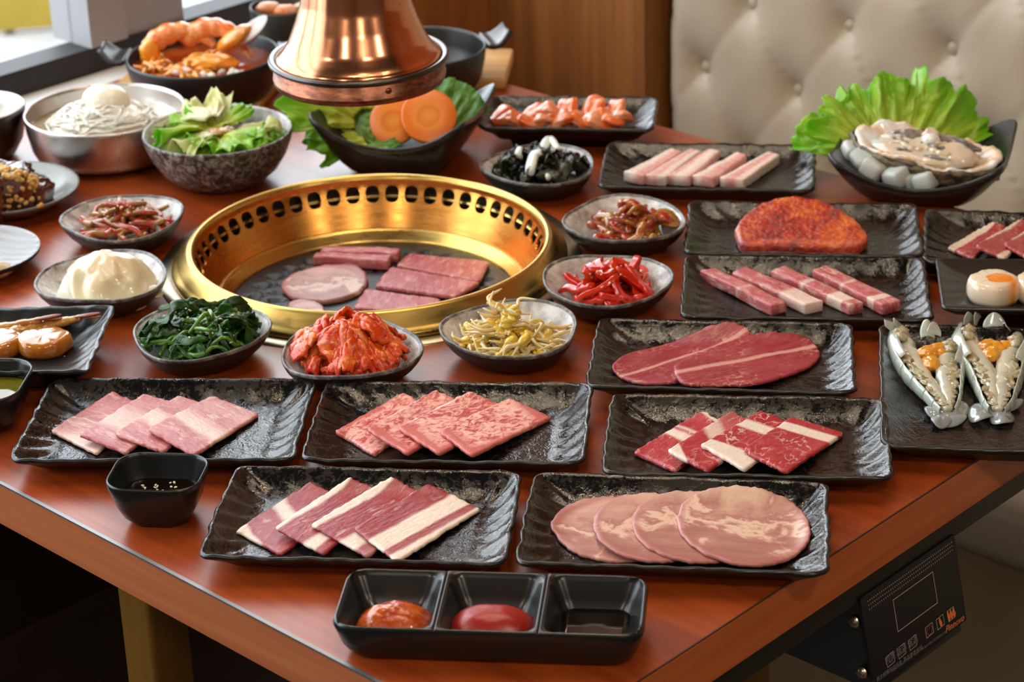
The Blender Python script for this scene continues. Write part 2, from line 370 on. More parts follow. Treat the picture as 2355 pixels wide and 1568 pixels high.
# ------------------------------------------------------------------ table
GC=at(850,555,.022)[:2]; gu,gn=U@GC,NV@GC
table=thing('dining_table','cherry wood laminate restaurant table laid with dishes around a grill','table',(0,0,0),TH); table.location=Q(0,0,0)
a=np.linspace(0,2*np.pi,96,endpoint=False); HR=.19
def sq(u0,u1,n0,n1):
    P=[]
    for t in a:
        c,s=math.cos(t),math.sin(t); k=[]
        if c>1e-9:k.append((u1-gu)/c)
        if c<-1e-9:k.append((u0-gu)/c)
        if s>1e-9:k.append((n1-gn)/s)
        if s<-1e-9:k.append((n0-gn)/s)
        k=min(k); P.append((gu+k*c,gn+k*s))
    P=np.array(P)
    for cx,cy in((u0,n0),(u1,n0),(u1,n1),(u0,n1)):
        i=np.argmin(np.hypot(P[:,0]-cx,P[:,1]-cy)); P[i]=(cx,cy)
    return P
hole=np.column_stack([gu+HR*np.cos(a),gn+HR*np.sin(a)]); osq=sq(U0,U1,N0,N1)
TT=.042
z_=lambda p,z:np.column_stack([p,np.full(len(p),z)])
V,F=loft([z_(hole,-TT),z_(hole,0),z_(osq,0),z_(osq,-TT)],False,False)
n=len(a); F=F+[(3*n+i,3*n+(i+1)%n,(i+1)%n,i) for i in range(n)]
obj('tabletop',V,F,M['table'],table,smooth=False)
e=.0015
for nm,b,m in(('edge_band',(U0,U1,N0-e,N0,-TT,-.0012),'edge'),('edge_band',(U1,U1+e,N0-e,N1,-TT,-.0012),'edge2'),('edge_band',(U0,U1+e,N1,N1+e,-TT,-.0012),'edge')):
    obj(nm,*box(*b),M[m],table,smooth=False)
obj('edge_trim',*box(U0,U1+e,N0-e-.0006,N0+.0014,-.0012,.0005),M['alu'],table,smooth=False)
obj('edge_seam',*box(U1-.0002,U1+.0008,N0,N1,-.0012,.0004),plain('dark_seam',(.06,.025,.01),.5),table,smooth=False)
for b in((U1-.055,U1-.014,N0+.06,N1-.03,-.078,-TT),(U0+.05,U1-.055,N0+.08,N0+.11,-.075,-TT),(U0+.05,U1-.055,N1-.09,N1-.06,-.075,-TT)):
    obj('apron',*box(*b),M['black'],table,smooth=False)
def leg_at(p):
    u,n=U@p[:2],NV@p[:2]
    obj('leg',*box(u-.023,u+.023,n-.023,n+.023,-TZ+.03,-TT,.006),M['gold_wood'],table); return u,n
l1=leg_at(at_plane(362,1480,NV,N0+.13)); l2=leg_at(at_plane(1692,1530,U,U1-.16))
for u,n in(l1,l2): obj('foot',*box(u-.2,u+.2,n-.03,n+.03,-TZ,-TZ+.03,.006),M['gold_wood'],table)
obj('foot_rail',*box(l1[0]-.016,l1[0]+.016,l1[1],N1-.2,-TZ+.12,-TZ+.15,.005),M['gold_wood'],table)
# a dark bench in front of the window side shows only as the dark below the table
# ------------------------------------------------------------------ control box under the table
A_=at_plane(1978,1371,U,U1-.012); B_=at_plane(2194,1234,U,U1-.012)
na,nb=NV@A_[:2],NV@B_[:2]; zt=(A_[2]+B_[2])/2
C_=at_plane(2223,1425,NV,nb); cu,cz=U@C_[:2],C_[2]
ctrl=thing('control_box','black touch control box with dotted vent hanging under the table edge','control box',Q(U1-.012,na,zt),TH)
wv=nb-na; dv=np.array([cu-(U1-.012),0,cz-zt]); hv=np.linalg.norm(dv); dv/=hv     # face: x along n, y down the slope
HT=hv*1.07
fx=np.array([0,1.,0]); fy=-dv; fz=np.cross(fx,fy)
fz=fz if fz[0]>0 else -fz
def face(x,y,d=0): return fx*x+dv*y+fz*d     # x across, y down, d proud of the face
p=[face(0,0),face(wv,0),face(wv,HT),face(0,HT)]
dep=.20; back=[q.copy() for q in p]
for q,k in zip(back,(0,0,1,1)): q[0]=-dep; 
V=np.array(p+back); F=[(0,1,2,3),(7,6,5,4),(0,4,5,1),(1,5,6,2),(2,6,7,3),(3,7,4,0)]
V=np.array([face(.003,.003,-.003),face(wv-.003,.003,-.003),face(wv-.006,HT*1.03,-.003),face(.006,HT*1.03,-.003)]+[np.array([-dep,q[1],q[2]]) for q in back])
obj('housing',V,F,M['black'],ctrl,smooth=False)
g4=[face(0,0),face(wv,0),face(wv,hv),face(0,HT)]
V=np.array(g4+[q-fz*.003 for q in g4]); obj('touch_panel',V,[(0,1,2,3),(7,6,5,4),(0,4,5,1),(1,5,6,2),(2,6,7,3),(3,7,4,0)],plain('black_glass_panel',(.006,.006,.007),.32,Specular_IOR_Level=.25),ctrl,smooth=False)
obj('mounting_bracket',*box(-.14,-.012,0.004,wv-.004,-.004,(-zt-TT)+.0),M['black'],ctrl,smooth=False)
pr_w=plain('panel_print_white',(.45,.45,.45),.6); pr_t=plain('panel_print_grey',(.17,.17,.17),.6); pr_o=plain('panel_print_orange',(.85,.2,.02),.5); pr_r=plain('panel_print_red',(.30,.03,.04),.5)
# homography-free: panel pixels to face coordinates
def fc(px,py):
    d=np.array(ray(px,py)); o_=np.array([0,0,CH]); 
    P0=np.array(Q(U1-.012,na,zt))-np.array([0,0,TZ]); RM=np.array([[U[0],NV[0],0],[U[1],NV[1],0],[0,0,1]])
    nw=RM@fz; t=((P0-o_)@nw)/(d@nw); q=RM.T@(o_+d*t-P0); return q@fx,q@dv
cz_=lambda x,y:fc(1950+x/4.26,1200+y/4.26)
mb=MB(); da=np.linspace(0,2*np.pi,8,endpoint=False)
for r in range(3):
    s,e_=cz_((195,203,210)[r],(776,815,856)[r]),cz_((1012,1017,1022)[r],(200,238,276)[r])
    nd=45-r
    for i in range(nd):
        t=i/(nd-1); x,y=s[0]+(e_[0]-s[0])*t,s[1]+(e_[1]-s[1])*t
        mb.add([face(x+.0006*math.cos(q),y+.0006*math.sin(q),.0002) for q in da],[tuple(range(8))])
o=mb.obj('vent_dots',pr_w,ctrl,smooth=False); o['kind']='stuff'
def outline(pts,w,mat,name):
    mb=MB(); n=len(pts)
    for i in range(n):
        p,q=np.array(pts[i]),np.array(pts[(i+1)%n]); t=(q-p)/np.linalg.norm(q-p); nn=np.array([-t[1],t[0]])*w/2
        mb.add([face(*(p-nn-t*w/2),.0003),face(*(q-nn+t*w/2),.0003),face(*(q+nn+t*w/2),.0003),face(*(p+nn-t*w/2),.0003)],[(0,1,2,3)])
    return mb.obj(name,mat,ctrl,smooth=False)
outline([cz_(440,765),cz_(828,488),cz_(876,790),cz_(488,1075)],.0007,pr_w,'display_frame')
FM=np.eye(4)
def text(body,x,y,size,mat,name,shear=0):
    c=bpy.data.curves.new(name,'FONT'); c.body=body; c.size=size; c.align_x='CENTER'; c.align_y='CENTER'; c.extrude=.0001; c.shear=shear
    t=bpy.data.objects.new(name,c); col.objects.link(t)
    me=bpy.data.meshes.new_from_object(t.evaluated_get(bpy.context.evaluated_depsgraph_get())); bpy.data.objects.remove(t)
    me.materials.clear(); me.materials.append(mat)
    o=bpy.data.objects.new(name,me); col.objects.link(o); o.parent=ctrl
    P=face(x,y,.0004); m=Matrix(((fx[0],-dv[0],fz[0],P[0]),(fx[1],-dv[1],fz[1],P[1]),(fx[2],-dv[2],fz[2],P[2]),(0,0,0,1)))
    o.matrix_local=m; return o
btn=[((368,1330),(438,1266),(458,1365),(388,1425),'肉类','MEAT'),((480,1245),(548,1184),(567,1282),(498,1343),'蔬菜','VEGETABLE'),((590,1165),(657,1103),(675,1200),(607,1260),'保温','INSULATION'),
     ((754,1040),(822,983),(838,1080),(770,1138),None,'p'),((862,960),(928,903),(944,1000),(878,1058),None,'f'),((968,878),(1032,827),(1050,925),(985,978),None,'fff')]
def flame(x,y,w,h,mat):
    t=np.linspace(0,1,9); L=[(-w/2*math.sin(math.pi*k)**.8*(1-k*.55)*1.25+w*.15*math.sin(6*k),k) for k in t]; Rr=[(w/2*math.sin(math.pi*k)**.8*(1-k*.55)*1.25+w*.15*math.sin(6*k),k) for k in t[1:-1]]
    P=[face(x+a,y+h/2-b*h,.0004) for a,b in L]+[face(x+a,y+h/2-b*h,.0004) for a,b in Rr[::-1]]
    obj('flame_icon',P,[tuple(range(len(P)))],mat,ctrl,smooth=False)
for b in btn:
    q=[np.array(cz_(*k)) for k in b[:4]]; outline(q,.0006,pr_w,'button_frame'); c=sum(q)/4; hh=np.linalg.norm(q[3]-q[0])
    if b[4]: text(b[4],c[0],c[1]-hh*.13,.0076,pr_t,'button_text'); text(b[5],c[0],c[1]+hh*.2,.0024,pr_t,'button_text')
    elif b[5]=='p':
        mb=MB(); an=np.linspace(R(-235),R(55),15)
        for i in range(14):
            P=[face(c[0]+r*math.cos(t_),c[1]+.0006-0+r*math.sin(t_),.0004) for r,t_ in((.0034,an[i]),(.0034,an[i+1]),(.0044,an[i+1]),(.0044,an[i]))]
            P=[face(c[0]+r*math.sin(t_+R(90)),c[1]-r*math.cos(t_+R(90)+math.pi)*1,.0004) for r,t_ in((.0034,an[i]),(.0034,an[i+1]),(.0044,an[i+1]),(.0044,an[i]))]
            mb.add(P,[(0,1,2,3)])
        mb.add([face(c[0]-.0005,c[1]-.0058,.0004),face(c[0]+.0005,c[1]-.0058,.0004),face(c[0]+.0005,c[1]-.001,.0004),face(c[0]-.0005,c[1]-.001,.0004)],[(0,1,2,3)])
        mb.obj('power_icon',pr_r,ctrl,smooth=False)
    else:
        k=len(b[5])
        for i in range(k): flame(c[0]+(i-(k-1)/2)*.0040,c[1],.0042,.0105,pr_o)
x,y=cz_(1075,985); text('Pinnovo',x-.005,y-.001,.0088,pr_o,'brand_text',.3)
x,y=cz_(430,1440); text('点火：再次按键自动开启  再次单击关闭',x+.004,y,.0046,pr_t,'instruction_text')
x,y=cz_(785,1200); text('CONTROLLED POWER  CLICK THE BUTTON TO OPEN,CLICK AGAIN TO CLOSE',x,y,.0030,pr_t,'instruction_text')
for px,py in((1964,1430),(1982,1547)):
    q=at_plane(px,py,NV,na+.002); lu=U@q[:2]-(U1-.012)
    V,F=lathe([(.0005,.0032),(.003,.0028),(.0052,.0012),(.0058,0)],16); V=np.stack([V[:,0]+lu,-V[:,2]+.002,V[:,1]+q[2]-zt],1); s_=obj('screw',V,F,M['chrome'],ctrl)
    for k in(0,1):
        b_=box(-.004,.004,-.0006,.0006,0,.0034); Vx=b_[0] if k==0 else b_[0][:,[1,0,2]]; obj('screw_slot',np.stack([Vx[:,0]+lu,-Vx[:,2]+.0019,Vx[:,1]+q[2]-zt],1),b_[1],plain('slot_dark',(.08,.06,.04),.5),s_,smooth=False)
# ------------------------------------------------------------------ grill
grill=thing('table_grill','round brass grill set in the table with a ring of vent holes','grill',(GC[0],GC[1],TZ))
obj('flange',*lathe([(.183,0),(.183,.0022),(.217,.0022),(.2185,0)],96),plain('brassy_steel',(.50,.43,.31),.32,1),grill)
obj('collar',*lathe([(.2015,.0022),(.2035,.003),(.2038,.0065),(.2025,.0085),(.199,.0105),(.1965,.013),(.1885,.0235),(.187,.0252),(.1845,.0262),(.182,.0256),(.1803,.0235),(.1796,.021)],128),M['brass'],grill)
# inner wall with real holes
NHOLE=51; zt_,zb_=.021,-.0285
def wr(z): return .1796-(.1796-.1605)*np.clip((.0145-z)/(.0145-zb_),0,1)**1.0*(1)
mb=MB(); K=20; ha=np.linspace(0,2*np.pi,K,endpoint=False)+np.pi/K; dA=2*np.pi/NHOLE
for i in range(NHOLE):
    A0=i*dA; inn=[];mid=[];out=[]
    zc=.0055; hh=.0085; hw=.00775/.178
    z1_,z0_=.0155,-.0045
    for t in ha:
        c,s=math.cos(t),math.sin(t); f=(abs(c)**2.7+abs(s)**2.7)**(-1/2.7)
        inn.append((A0+hw*c*f,zc+hh*s*f))
        m_=max(abs(c),abs(s)); out.append((A0+dA/2*c/m_,zc+.010*s/m_))
    P=[]
    for (A,z) in inn: r=wr(z)+.0022; P.append((r*math.cos(A),r*math.sin(A),z))
    for (A,z) in inn: r=wr(z); P.append((r*math.cos(A),r*math.sin(A),z))
    for (A,z) in out: r=wr(z); P.append((r*math.cos(A),r*math.sin(A),z))
    P=P[:2*K]+P[K:]
    F=[(k*K+j,k*K+(j+1)%K,(k+1)*K+(j+1)%K,(k+1)*K+j) for k in (0,2) for j in range(K)]
    mb.add(P,F)
ph=lambda zs:[(float(wr(z)),z) for z in zs]
V,F=lathe(ph([.021,.0155]),204); mb.add(V,F); V,F=lathe(ph(np.linspace(-.0045,zb_,8)),204); mb.add(V,F)
mb.obj('vent_wall',M['brass_in'],grill)
obj('ledge',*lathe([(.1606,-.0284),(.1585,-.0278),(.1568,-.0283),(.1545,-.031),(.149,-.0375),(.1475,-.0395),(.1475,-.043)],128),M['brass'],grill)
obj('outer_shell',*lathe([(.1835,.0205),(.1835,.006),(.1838,.0055),(.1838,-.003),(.1838,-.09),(.001,-.09)],96),M['iron'],grill)
obj('duct_ring',*lathe([(.1815,.002),(.1835,.0035),(.1835,.001),(.1815,-.001)],96),M['brass'],grill)
# ridged cast iron plate: radial slots as real grooves
na_,nr_=240,34; rr_=np.linspace(.004,.1475,nr_); aa=np.linspace(0,2*np.pi,na_,endpoint=False)
rings=[]
for r in rr_[::-1]:
    sl=(np.abs(((aa*30/np.pi/2)+.5*(int((r-.06)/.03)%2))%1-.5)<.16*(.1/max(r,.05)))&(.068<r<.138)&(((r-.068)/.024)%1<.72)
    z=-.0400-.004*sst(.06,.0,r)*0-.0035*sl-.0015*(r/.1475)**2
    rings.append(np.stack([r*np.cos(aa),r*np.sin(aa),z],1))
V,F=loft(rings,False,True); obj('grill_plate',V,F,M['iron'],grill)
# ------------------------------------------------------------------ extraction hood
hood=thing('exhaust_hood','copper bell shaped exhaust hood hanging over the grill','exhaust hood',(GC[0],GC[1],TZ))
pr=[(.050,1.95),(.050,.32),(.0515,.295),(.0543,.278),(.0608,.2585),(.069,.2385),(.0747,.2300),(.0790,.2255),(.0822,.2235),(.0836,.2225),(.0836,.2210),(.082,.2205)]
P=np.array(pr); zz=np.concatenate([[1.95],np.linspace(.32,.2205,40)]); 
pz=P[::-1,1]; prr=P[::-1,0]
obj('bell',*lathe([(float(np.interp(z,pz,prr)),float(z)) for z in zz]+[(.079,.2205),(.070,.2275),(.05,.27),(.046,.32),(.046,1.95)],96),M['copper'],hood)
obj('rim_ring',*lathe([(.0815,.2195),(.0825,.2222),(.0850,.2225),(.0875,.2232),(.0893,.2226),(.0902,.2210),(.0898,.2190),(.0880,.2176),(.085,.2172)],96),plain('dark_steel_ring',(.10,.095,.09),.28,1),hood)
obj('copper_band',*lathe([(.0845,.2178),(.0855,.2168),(.0855,.2040),(.0862,.2032),(.0862,.2020),(.0855,.2012),(.0855,.1990),(.0846,.1972),(.0825,.1968),(.0815,.1985),(.0815,.2178)],96),M['oldcopper'],hood)
V,F=lathe([(.0004,.0016),(.0022,.0014),(.0032,.0003),(.0034,-.0005)],14); tt=R(-68); RM=np.array([[-math.sin(tt),0,math.cos(tt)],[math.cos(tt),0,math.sin(tt)],[0,1,0]]); obj('rivet',V@RM.T+np.array([.0855*math.cos(tt),.0855*math.sin(tt),.2105]),F,M['oldcopper'],hood)
# ------------------------------------------------------------------ black wavy plates
PL={}
class Plate:
    def __init__(s,key,corners,label,zr=.0235,floor=.0072,wall=.034,rcorner=.012,wave=1.0,mat='plate',foot=0,name='rectangular_plate',group=None,tall=0,cat='plate',th=.0045):
        zr+=foot; floor+=foot
        c=[at(x,y,zr)[:2] for x,y in corners]; ctr=sum(c)/4
        ax=(c[1]+c[2]-c[0]-c[3])/2; ay=(c[0]+c[1]-c[2]-c[3])/2
        ang=math.atan2(ax[1],ax[0]); 
        s.a=np.linalg.norm(ax)/2; s.b=abs(ay@np.array([-math.sin(ang),math.cos(ang)]))/2
        s.c=ctr; s.ang=ang; s.zr=zr; s.fl=floor; s.mn=min(s.a,s.b); s.wall=min(wall,s.b*.62); s.key=key; s.top=zr
        seed=sum(map(ord,key)); rings=[]
        t=np.concatenate([np.linspace(s.mn-.0004,s.wall,9),np.linspace(s.wall,0,15)[1:]])
        def ring(i,z,dmp=1.):
            P,sl=rrect(s.a-i,s.b-i,max(rcorner-i*.3,.004),168); L=sl[-1]
            P0,s0=rrect(s.a,s.b,rcorner,168); L=s0[-1]; per=2*np.pi*s0/L
            nrm=P0-np.clip(P0,[-s.a+.03,-s.b+.03],[s.a-.03,s.b-.03]); nrm/=np.linalg.norm(nrm,axis=1)[:,None]+1e-9
            kx=np.abs(nrm[:,0])
            ww=np.exp(-((i-.010)/.011)**2)*wave if i>0 else .5*wave
            fq=round(L/.024)
            rip=np.sin(per*fq+i*160+2.2*fbm(np.cos(per)*3,np.sin(per)*3,0,seed))
            zz=z+ww*dmp*(.00135*kx+.0006)*rip
            off=wave*.0016*fbm(np.cos(per)*6,np.sin(per)*6,1,seed+3)*max(0,1-i/.03)+wave*.0007*np.sin(per*fq+1)*max(0,1-i/.02)
            zz=zz+wave*.0012*fbm(np.cos(per)*4,np.sin(per)*4,2,seed+5)*max(0,1-i/.03)
            Q_=P+nrm*off[:,None]; return np.column_stack([Q_,zz])
        for i in t: rings.append(ring(i,s.h_in(i)))
        n_in=len(rings)-1
        for i,z in((-.0014,zr-.0006),(-.0022,zr-.0024),(-.0012,zr-.0042),(.003,zr-.0075),(.010,zr-.0125),(.018,.004+foot*.9),(.022,.0015+foot*.9)): rings.append(ring(i,z,.4))
        if foot: rings+= [ring(.030,foot*.9,0),ring(.034,0,0)]
        else: rings.append(ring(.024,0,0))
        V,F=loft(rings[::1],True,True); nf=168
        mi=[0]*(n_in*nf)+[1]*((len(rings)-1-n_in)*nf)+[0,1]
        s.o=tag(obj(name,V,F,[M[mat],M['rim' if mat=='plate' else mat]],None,mi=mi,loc=W3((ctr[0],ctr[1],0)),rz=ang),label,cat,group)
        PL[key]=s
    def h_in(s,i):
        t=np.clip((s.wall-np.asarray(i,float))/s.wall,0,1); return s.fl+(s.zr-s.fl)*t**2.0
    def loc(s,p):
        d=np.asarray(p)[...,:2]-s.c; c,sn=math.cos(s.ang),math.sin(s.ang); return np.stack([d[...,0]*c+d[...,1]*sn,-d[...,0]*sn+d[...,1]*c],-1)
    def h(s,p):
        l=s.loc(p); iy=np.where(l[...,1]<0,(s.b+l[...,1])+.022,s.b-l[...,1]); ix=s.a-np.abs(l[...,0]); k=160.; i=-np.log(np.exp(-k*ix)+np.exp(-k*iy))/k; return s.h_in(np.maximum(i,0))
class Flat:                   # a level surface to lay things on
    def __init__(s,z): s.fl=z; s.ang=0; s.c=np.zeros(2)
    def h(s,p): return np.full(np.shape(p)[:-1],s.fl)
    def loc(s,p): return np.asarray(p)[...,:2]
GP='wavy black rectangular plates'
Plate('A',[(540,1067),(1190,1085),(1165,1290),(463,1278)],'black wavy plate with fatty belly slices just behind the three-part sauce tray')
Plate('B',[(1225,1083),(1885,1110),(1920,1312),(1195,1293)],'black wavy plate holding four round tongue slices')
Plate('C',[(110,870),(706,870),(690,1052),(32,1055)],'black wavy plate of pink slices behind the soy bowl with sesame')
Plate('D',[(752,873),(1350,882),(1350,1060),(697,1055)],'black wavy plate of finely marbled slices in front of the kimchi dish')
Plate('E',[(1400,907),(2022,912),(2060,1100),(1397,1080)],'black wavy plate of deep red slices with white fat bands')
Plate('F',[(1372,728),(1948,745),(1973,897),(1357,888)],'black wavy plate with two large oval red beef slices')
Plate('G',[(1578,588),(2125,590),(2138,735),(1570,722)],'black wavy plate with four thick beef strips')
Plate('H',[(1583,460),(2110,470),(2115,585),(1580,580)],'black wavy plate under the red marinated steak')
Plate('I',[(1397,325),(1870,335),(1872,435),(1382,428)],'black wavy plate with five pale pork strips')
Plate('J',[(1122,220),(1505,222),(1508,297),(1108,291)],'raised black plate on feet with marinated orange chicken',foot=.012,wave=.7)
Plate('K',[(2120,478),(2640,500),(2665,618),(2140,600)],'black wavy plate with fat-edged beef at the right border')
Plate('L',[(2160,592),(2560,600),(2590,712),(2168,705)],'smooth raised black plate holding the scallop with orange topping',foot=.024,wave=.15,mat='satin',rcorner=.006,zr=.016,floor=.008,wall=.05)
Plate('M',[(1998,742),(2570,760),(2680,1045),(2062,1023)],'large black plate with two split raw prawns',zr=.024,wave=.7)
Plate('N',[(-290,715),(250,702),(208,850),(-330,860)],'black scalloped plate of soy marinated seafood at the left border',zr=.028,foot=.006,mat='satin',wave=1.0,rcorner=.004,wall=.045)
# ------------------------------------------------------------------ meat
def meat(name,lean,dark,fat,stops=None,ab=(0,1,0),warp=.1,marb=0,ms=260,mlo=.5,mhi=.62,rough=.24,stretch=(1,1,1),sss=.06,mdist=1.2,vein=0,vs=60,wscale=40,seed=0.,fine=.25):
    g=G(name,lean,rough); v=g.co(); uv=g.sep(g.co('UV')); w_=g.math('ADD',g.math('MULTIPLY',g.rnd(),40.),seed)
    nz=g.noise(v,wscale,4,.55,.3,w=w_)
    t=g.math('ADD',g.math('ADD',g.math('MULTIPLY',uv[0],ab[0]),g.math('MULTIPLY',uv[1],ab[1])),g.math('MULTIPLY_ADD',g.math('SUBTRACT',nz,.5),warp,ab[2]))
    lc=g.mix(g.ramp(g.noise(g.map(v,stretch),70,4,.6,w=w_),[(.35,0.),(.65,1.)]),lean,dark)
    f=None
    if stops: f=g.ramp(t,stops)
    if marb:
        m=g.math('MULTIPLY',g.ramp(g.noise(g.map(v,stretch),ms,5,.6,mdist,w=w_),[(mlo,0.),(mhi,1.)]),marb)
        f=m if f is None else g.math('MAXIMUM',f,m)
    if vein:
        nn=g.noise(g.map(v,(.8,1.3,1)),vs*.75,2.5,.5,1.3,w=w_); r_=g.ramp(nn,[(.468,0.),(.5,1.),(.532,0.)])
        m=g.math('MULTIPLY',g.math('MULTIPLY',r_,g.ramp(g.noise(v,32,3,w=w_),[(.44,0.),(.60,1.)])),vein)
        f=m if f is None else g.math('MAXIMUM',f,m)
    fc_=g.mix(g.noise(v,60,3,w=w_),fat,tuple(x*.92 for x in fat))
    c=g.mix(f,lc,fc_) if f is not None else lc
    g.set('Base Color',c); g.set('Subsurface Weight',sss); g.set('Subsurface Radius',(1,.35,.25)); g.set('Subsurface Scale',.004)
    nb=g.noise(g.map(v,stretch),230,5,.65); g.bump(nb,min(1,fine*1.8),.0016); g.set('Specular IOR Level',.5); g.set('Roughness',g.math('MULTIPLY_ADD',nb,.25,rough-.1))
    return g.m
FAT=(.84,.69,.59); FATW=(.84,.70,.62)
def fillet(P,r,n=5):          # round the corners of a polygon
    P=np.asarray(P,float); out=[]; k=len(P)
    for i in range(k):
        a,b,c=P[i-1],P[i],P[(i+1)%k]; u=(a-b);v=(c-b); lu,lv=np.linalg.norm(u),np.linalg.norm(v); rr=min(r,lu*.4,lv*.4); p,q=b+u/lu*rr,b+v/lv*rr
        for t in np.linspace(0,1,n): out.append((1-t)**2*p+2*t*(1-t)*b+t*t*q)
    return np.array(out)
def resample(P,n):
    P=np.vstack([P,P[:1]]); d=np.concatenate([[0],np.cumsum(np.linalg.norm(np.diff(P,axis=0),axis=1))]); t=np.linspace(0,d[-1],n,endpoint=False)
    return np.column_stack([np.interp(t,d,P[:,k]) for k in range(P.shape[1])])
def slice_(name,label,cat,group,outl,frame,plate,th,mat,slope=0,base=0,rough_edge=.0016,smooth_curve=False,seed=0,wob=.0006,tilt=None,tables=0,corner=6):
    px=np.array(outl,float)
    if smooth_curve:
        pp=np.vstack([px[-2:],px,px[:3]]); px=spline(pp,len(pp)*8)[16:-20]
    else: px=fillet(px,corner)
    px=resample(px,96)
    def solve(P):         # first point where the sight line meets the draped surface
        P=np.asarray(P,float); D=np.array([ray(x,y) for x,y in P]); z=np.full(len(P),plate.fl+th+base); done=np.zeros(len(P),bool)
        for zz in np.linspace(getattr(plate,'top',plate.fl+.03)+th+base+.02,plate.fl+th+base,160):
            X=D[:,:2]*((zz-CH)/D[:,2])[:,None]; hit=(~done)&(zz<=plate.h(X)+lift(X)+base+th); z[hit]=zz; done|=hit
        return D[:,:2]*((z-CH)/D[:,2])[:,None]
    ca,sa=math.cos(plate.ang),math.sin(plate.ang)
    lift=lambda X:np.zeros(len(X))
    X=solve(px)
    if slope:
        xm=plate.loc(X)[:,0].max()
        lift=lambda X:np.maximum(0,slope*(xm-plate.loc(X)[:,0]))
        X=solve(px)
    if tilt: lift0=lift; lift=lambda X:lift0(X)+np.maximum(0,tilt[0]+tilt[1]*plate.loc(X)[:,1]); X=solve(px)
    L,T,B=[at(p[0],p[1],plate.fl+th+base+.003)[:2] for p in (frame[0],frame[1],frame[3])]
    ctr=X.mean(0); ang=math.atan2(T[1]-L[1],T[0]-L[0])
    per=np.linspace(0,2*np.pi,96,endpoint=False)
    e=1+rough_edge*fbm(np.cos(per)*14,np.sin(per)*14,0,seed,3)/np.linalg.norm(X-ctr,axis=1)
    X=ctr+(X-ctr)*e[:,None]
    K=15; rings=[]; top=[]
    def Z(Y): 
        return plate.h(Y)+lift(Y)+base+wob*fbm(Y[:,0]*28,Y[:,1]*28,0,seed)
    dist=np.linalg.norm(X-ctr,axis=1); ins=1-.0016/dist
    sc=[(k/K) for k in range(1,K)]
    bot=[(.25,0.0),(.6,0.),(.9,0.)]
    for k,dz in bot: Y=ctr+(X-ctr)*k; rings.append(np.column_stack([Y,Z(Y)]))
    Y=ctr+(X-ctr)*ins[:,None]; rings.append(np.column_stack([Y,Z(Y)]))
    rings.append(np.column_stack([X,Z(X)+th*.25])); rings.append(np.column_stack([X,Z(X)+th*.8])); 
    rings.append(np.column_stack([Y,Z(Y)+th])) 
    for k in sc[::-1]: Y=ctr+(X-ctr)*(k*ins)[:,None]; rings.append(np.column_stack([Y,Z(Y)+th]))
    V,F=loft(rings)
    Minv=np.linalg.inv(np.column_stack([T-L,B-L])); uv=(V[:,:2]-L)@Minv.T
    d=V[:,:2]-ctr; c,s=math.cos(ang),math.sin(ang); zc=plate.fl+base
    V=np.column_stack([d[:,0]*c+d[:,1]*s,-d[:,0]*s+d[:,1]*c,V[:,2]-zc])
    return tag(obj(name,V,F,mat,None,uv=uv,loc=W3((ctr[0],ctr[1],zc)),rz=ang),label,cat,group)
def row(plate,quads,labels,mats,name,cat,group,th=.0032,spacing=None,**k):
    p=PL[plate]; cs=[p.loc(at(*np.mean(q,0),p.fl))[0] for q in quads]; sp=(cs[-1]-cs[0])/(len(cs)-1)
    for i,(q,l,m) in enumerate(zip(quads,labels,mats)):
        slice_(name,l,cat,group,q,q,p,th,m,slope=(th/sp*1.02 if i else 0),seed=i*7+ord(plate),**k)
def mk(nm,stops,**k): return meat(nm,(.27,.022,.036),(.36,.055,.064),FAT,stops,**k)
r3=dict(warp=.10,wscale=45,fine=.3,stretch=(.4,1.2,1),marb=.55,ms=130,mlo=.58,mhi=.72)
row('A',[[(541,1218),(714,1106),(806,1152),(646,1274)],[(631,1212),(805,1095),(900,1140),(745,1274)],[(713,1205),(899,1094),(1000,1148),(846,1279)],[(813,1213),(985,1110),(1107,1168),(912,1290)]],
    ['belly slice at the left end of the row, cream patch on its front corner','belly slice second from left, cream strip along its left edge','belly slice third from left, thick cream edge and curled fat streak','belly slice lying on top, crossed by a broad cream fat band'],
    [mk('belly_meat_a',[(0,1.),(.05,1.),(.09,0.),(.40,0.),(.46,.9),(.56,.9),(.62,0.)],ab=(1,.25,-.08),**r3),mk('belly_meat_b',[(0,1.),(.13,1.),(.18,0.),(.60,0.),(.66,1.),(.8,1.),(.86,0.)],**r3),mk('belly_meat_c',[(0,1.),(.17,1.),(.21,0.),(.55,0.),(.6,1.),(.78,1.),(.84,.1),(1,.2)],**r3),
     mk('belly_meat_d',[(0,.9),(.045,.8),(.07,0.),(.42,0.),(.47,1.),(.74,1.),(.78,0.),(.88,.1),(.92,1.)],**{**r3,'warp':.07,'marb':.35})],'belly_slice','meat','raw belly slices with fat bands')
def mc(nm,stops,**k): return meat(nm,(.40,.075,.085),(.52,.17,.165),(.78,.54,.45),stops,**{**dict(ab=(1,0,0),warp=.22,marb=.7,ms=120,mlo=.5,mhi=.66,stretch=(1,.35,1),wscale=35,fine=.5),**k})
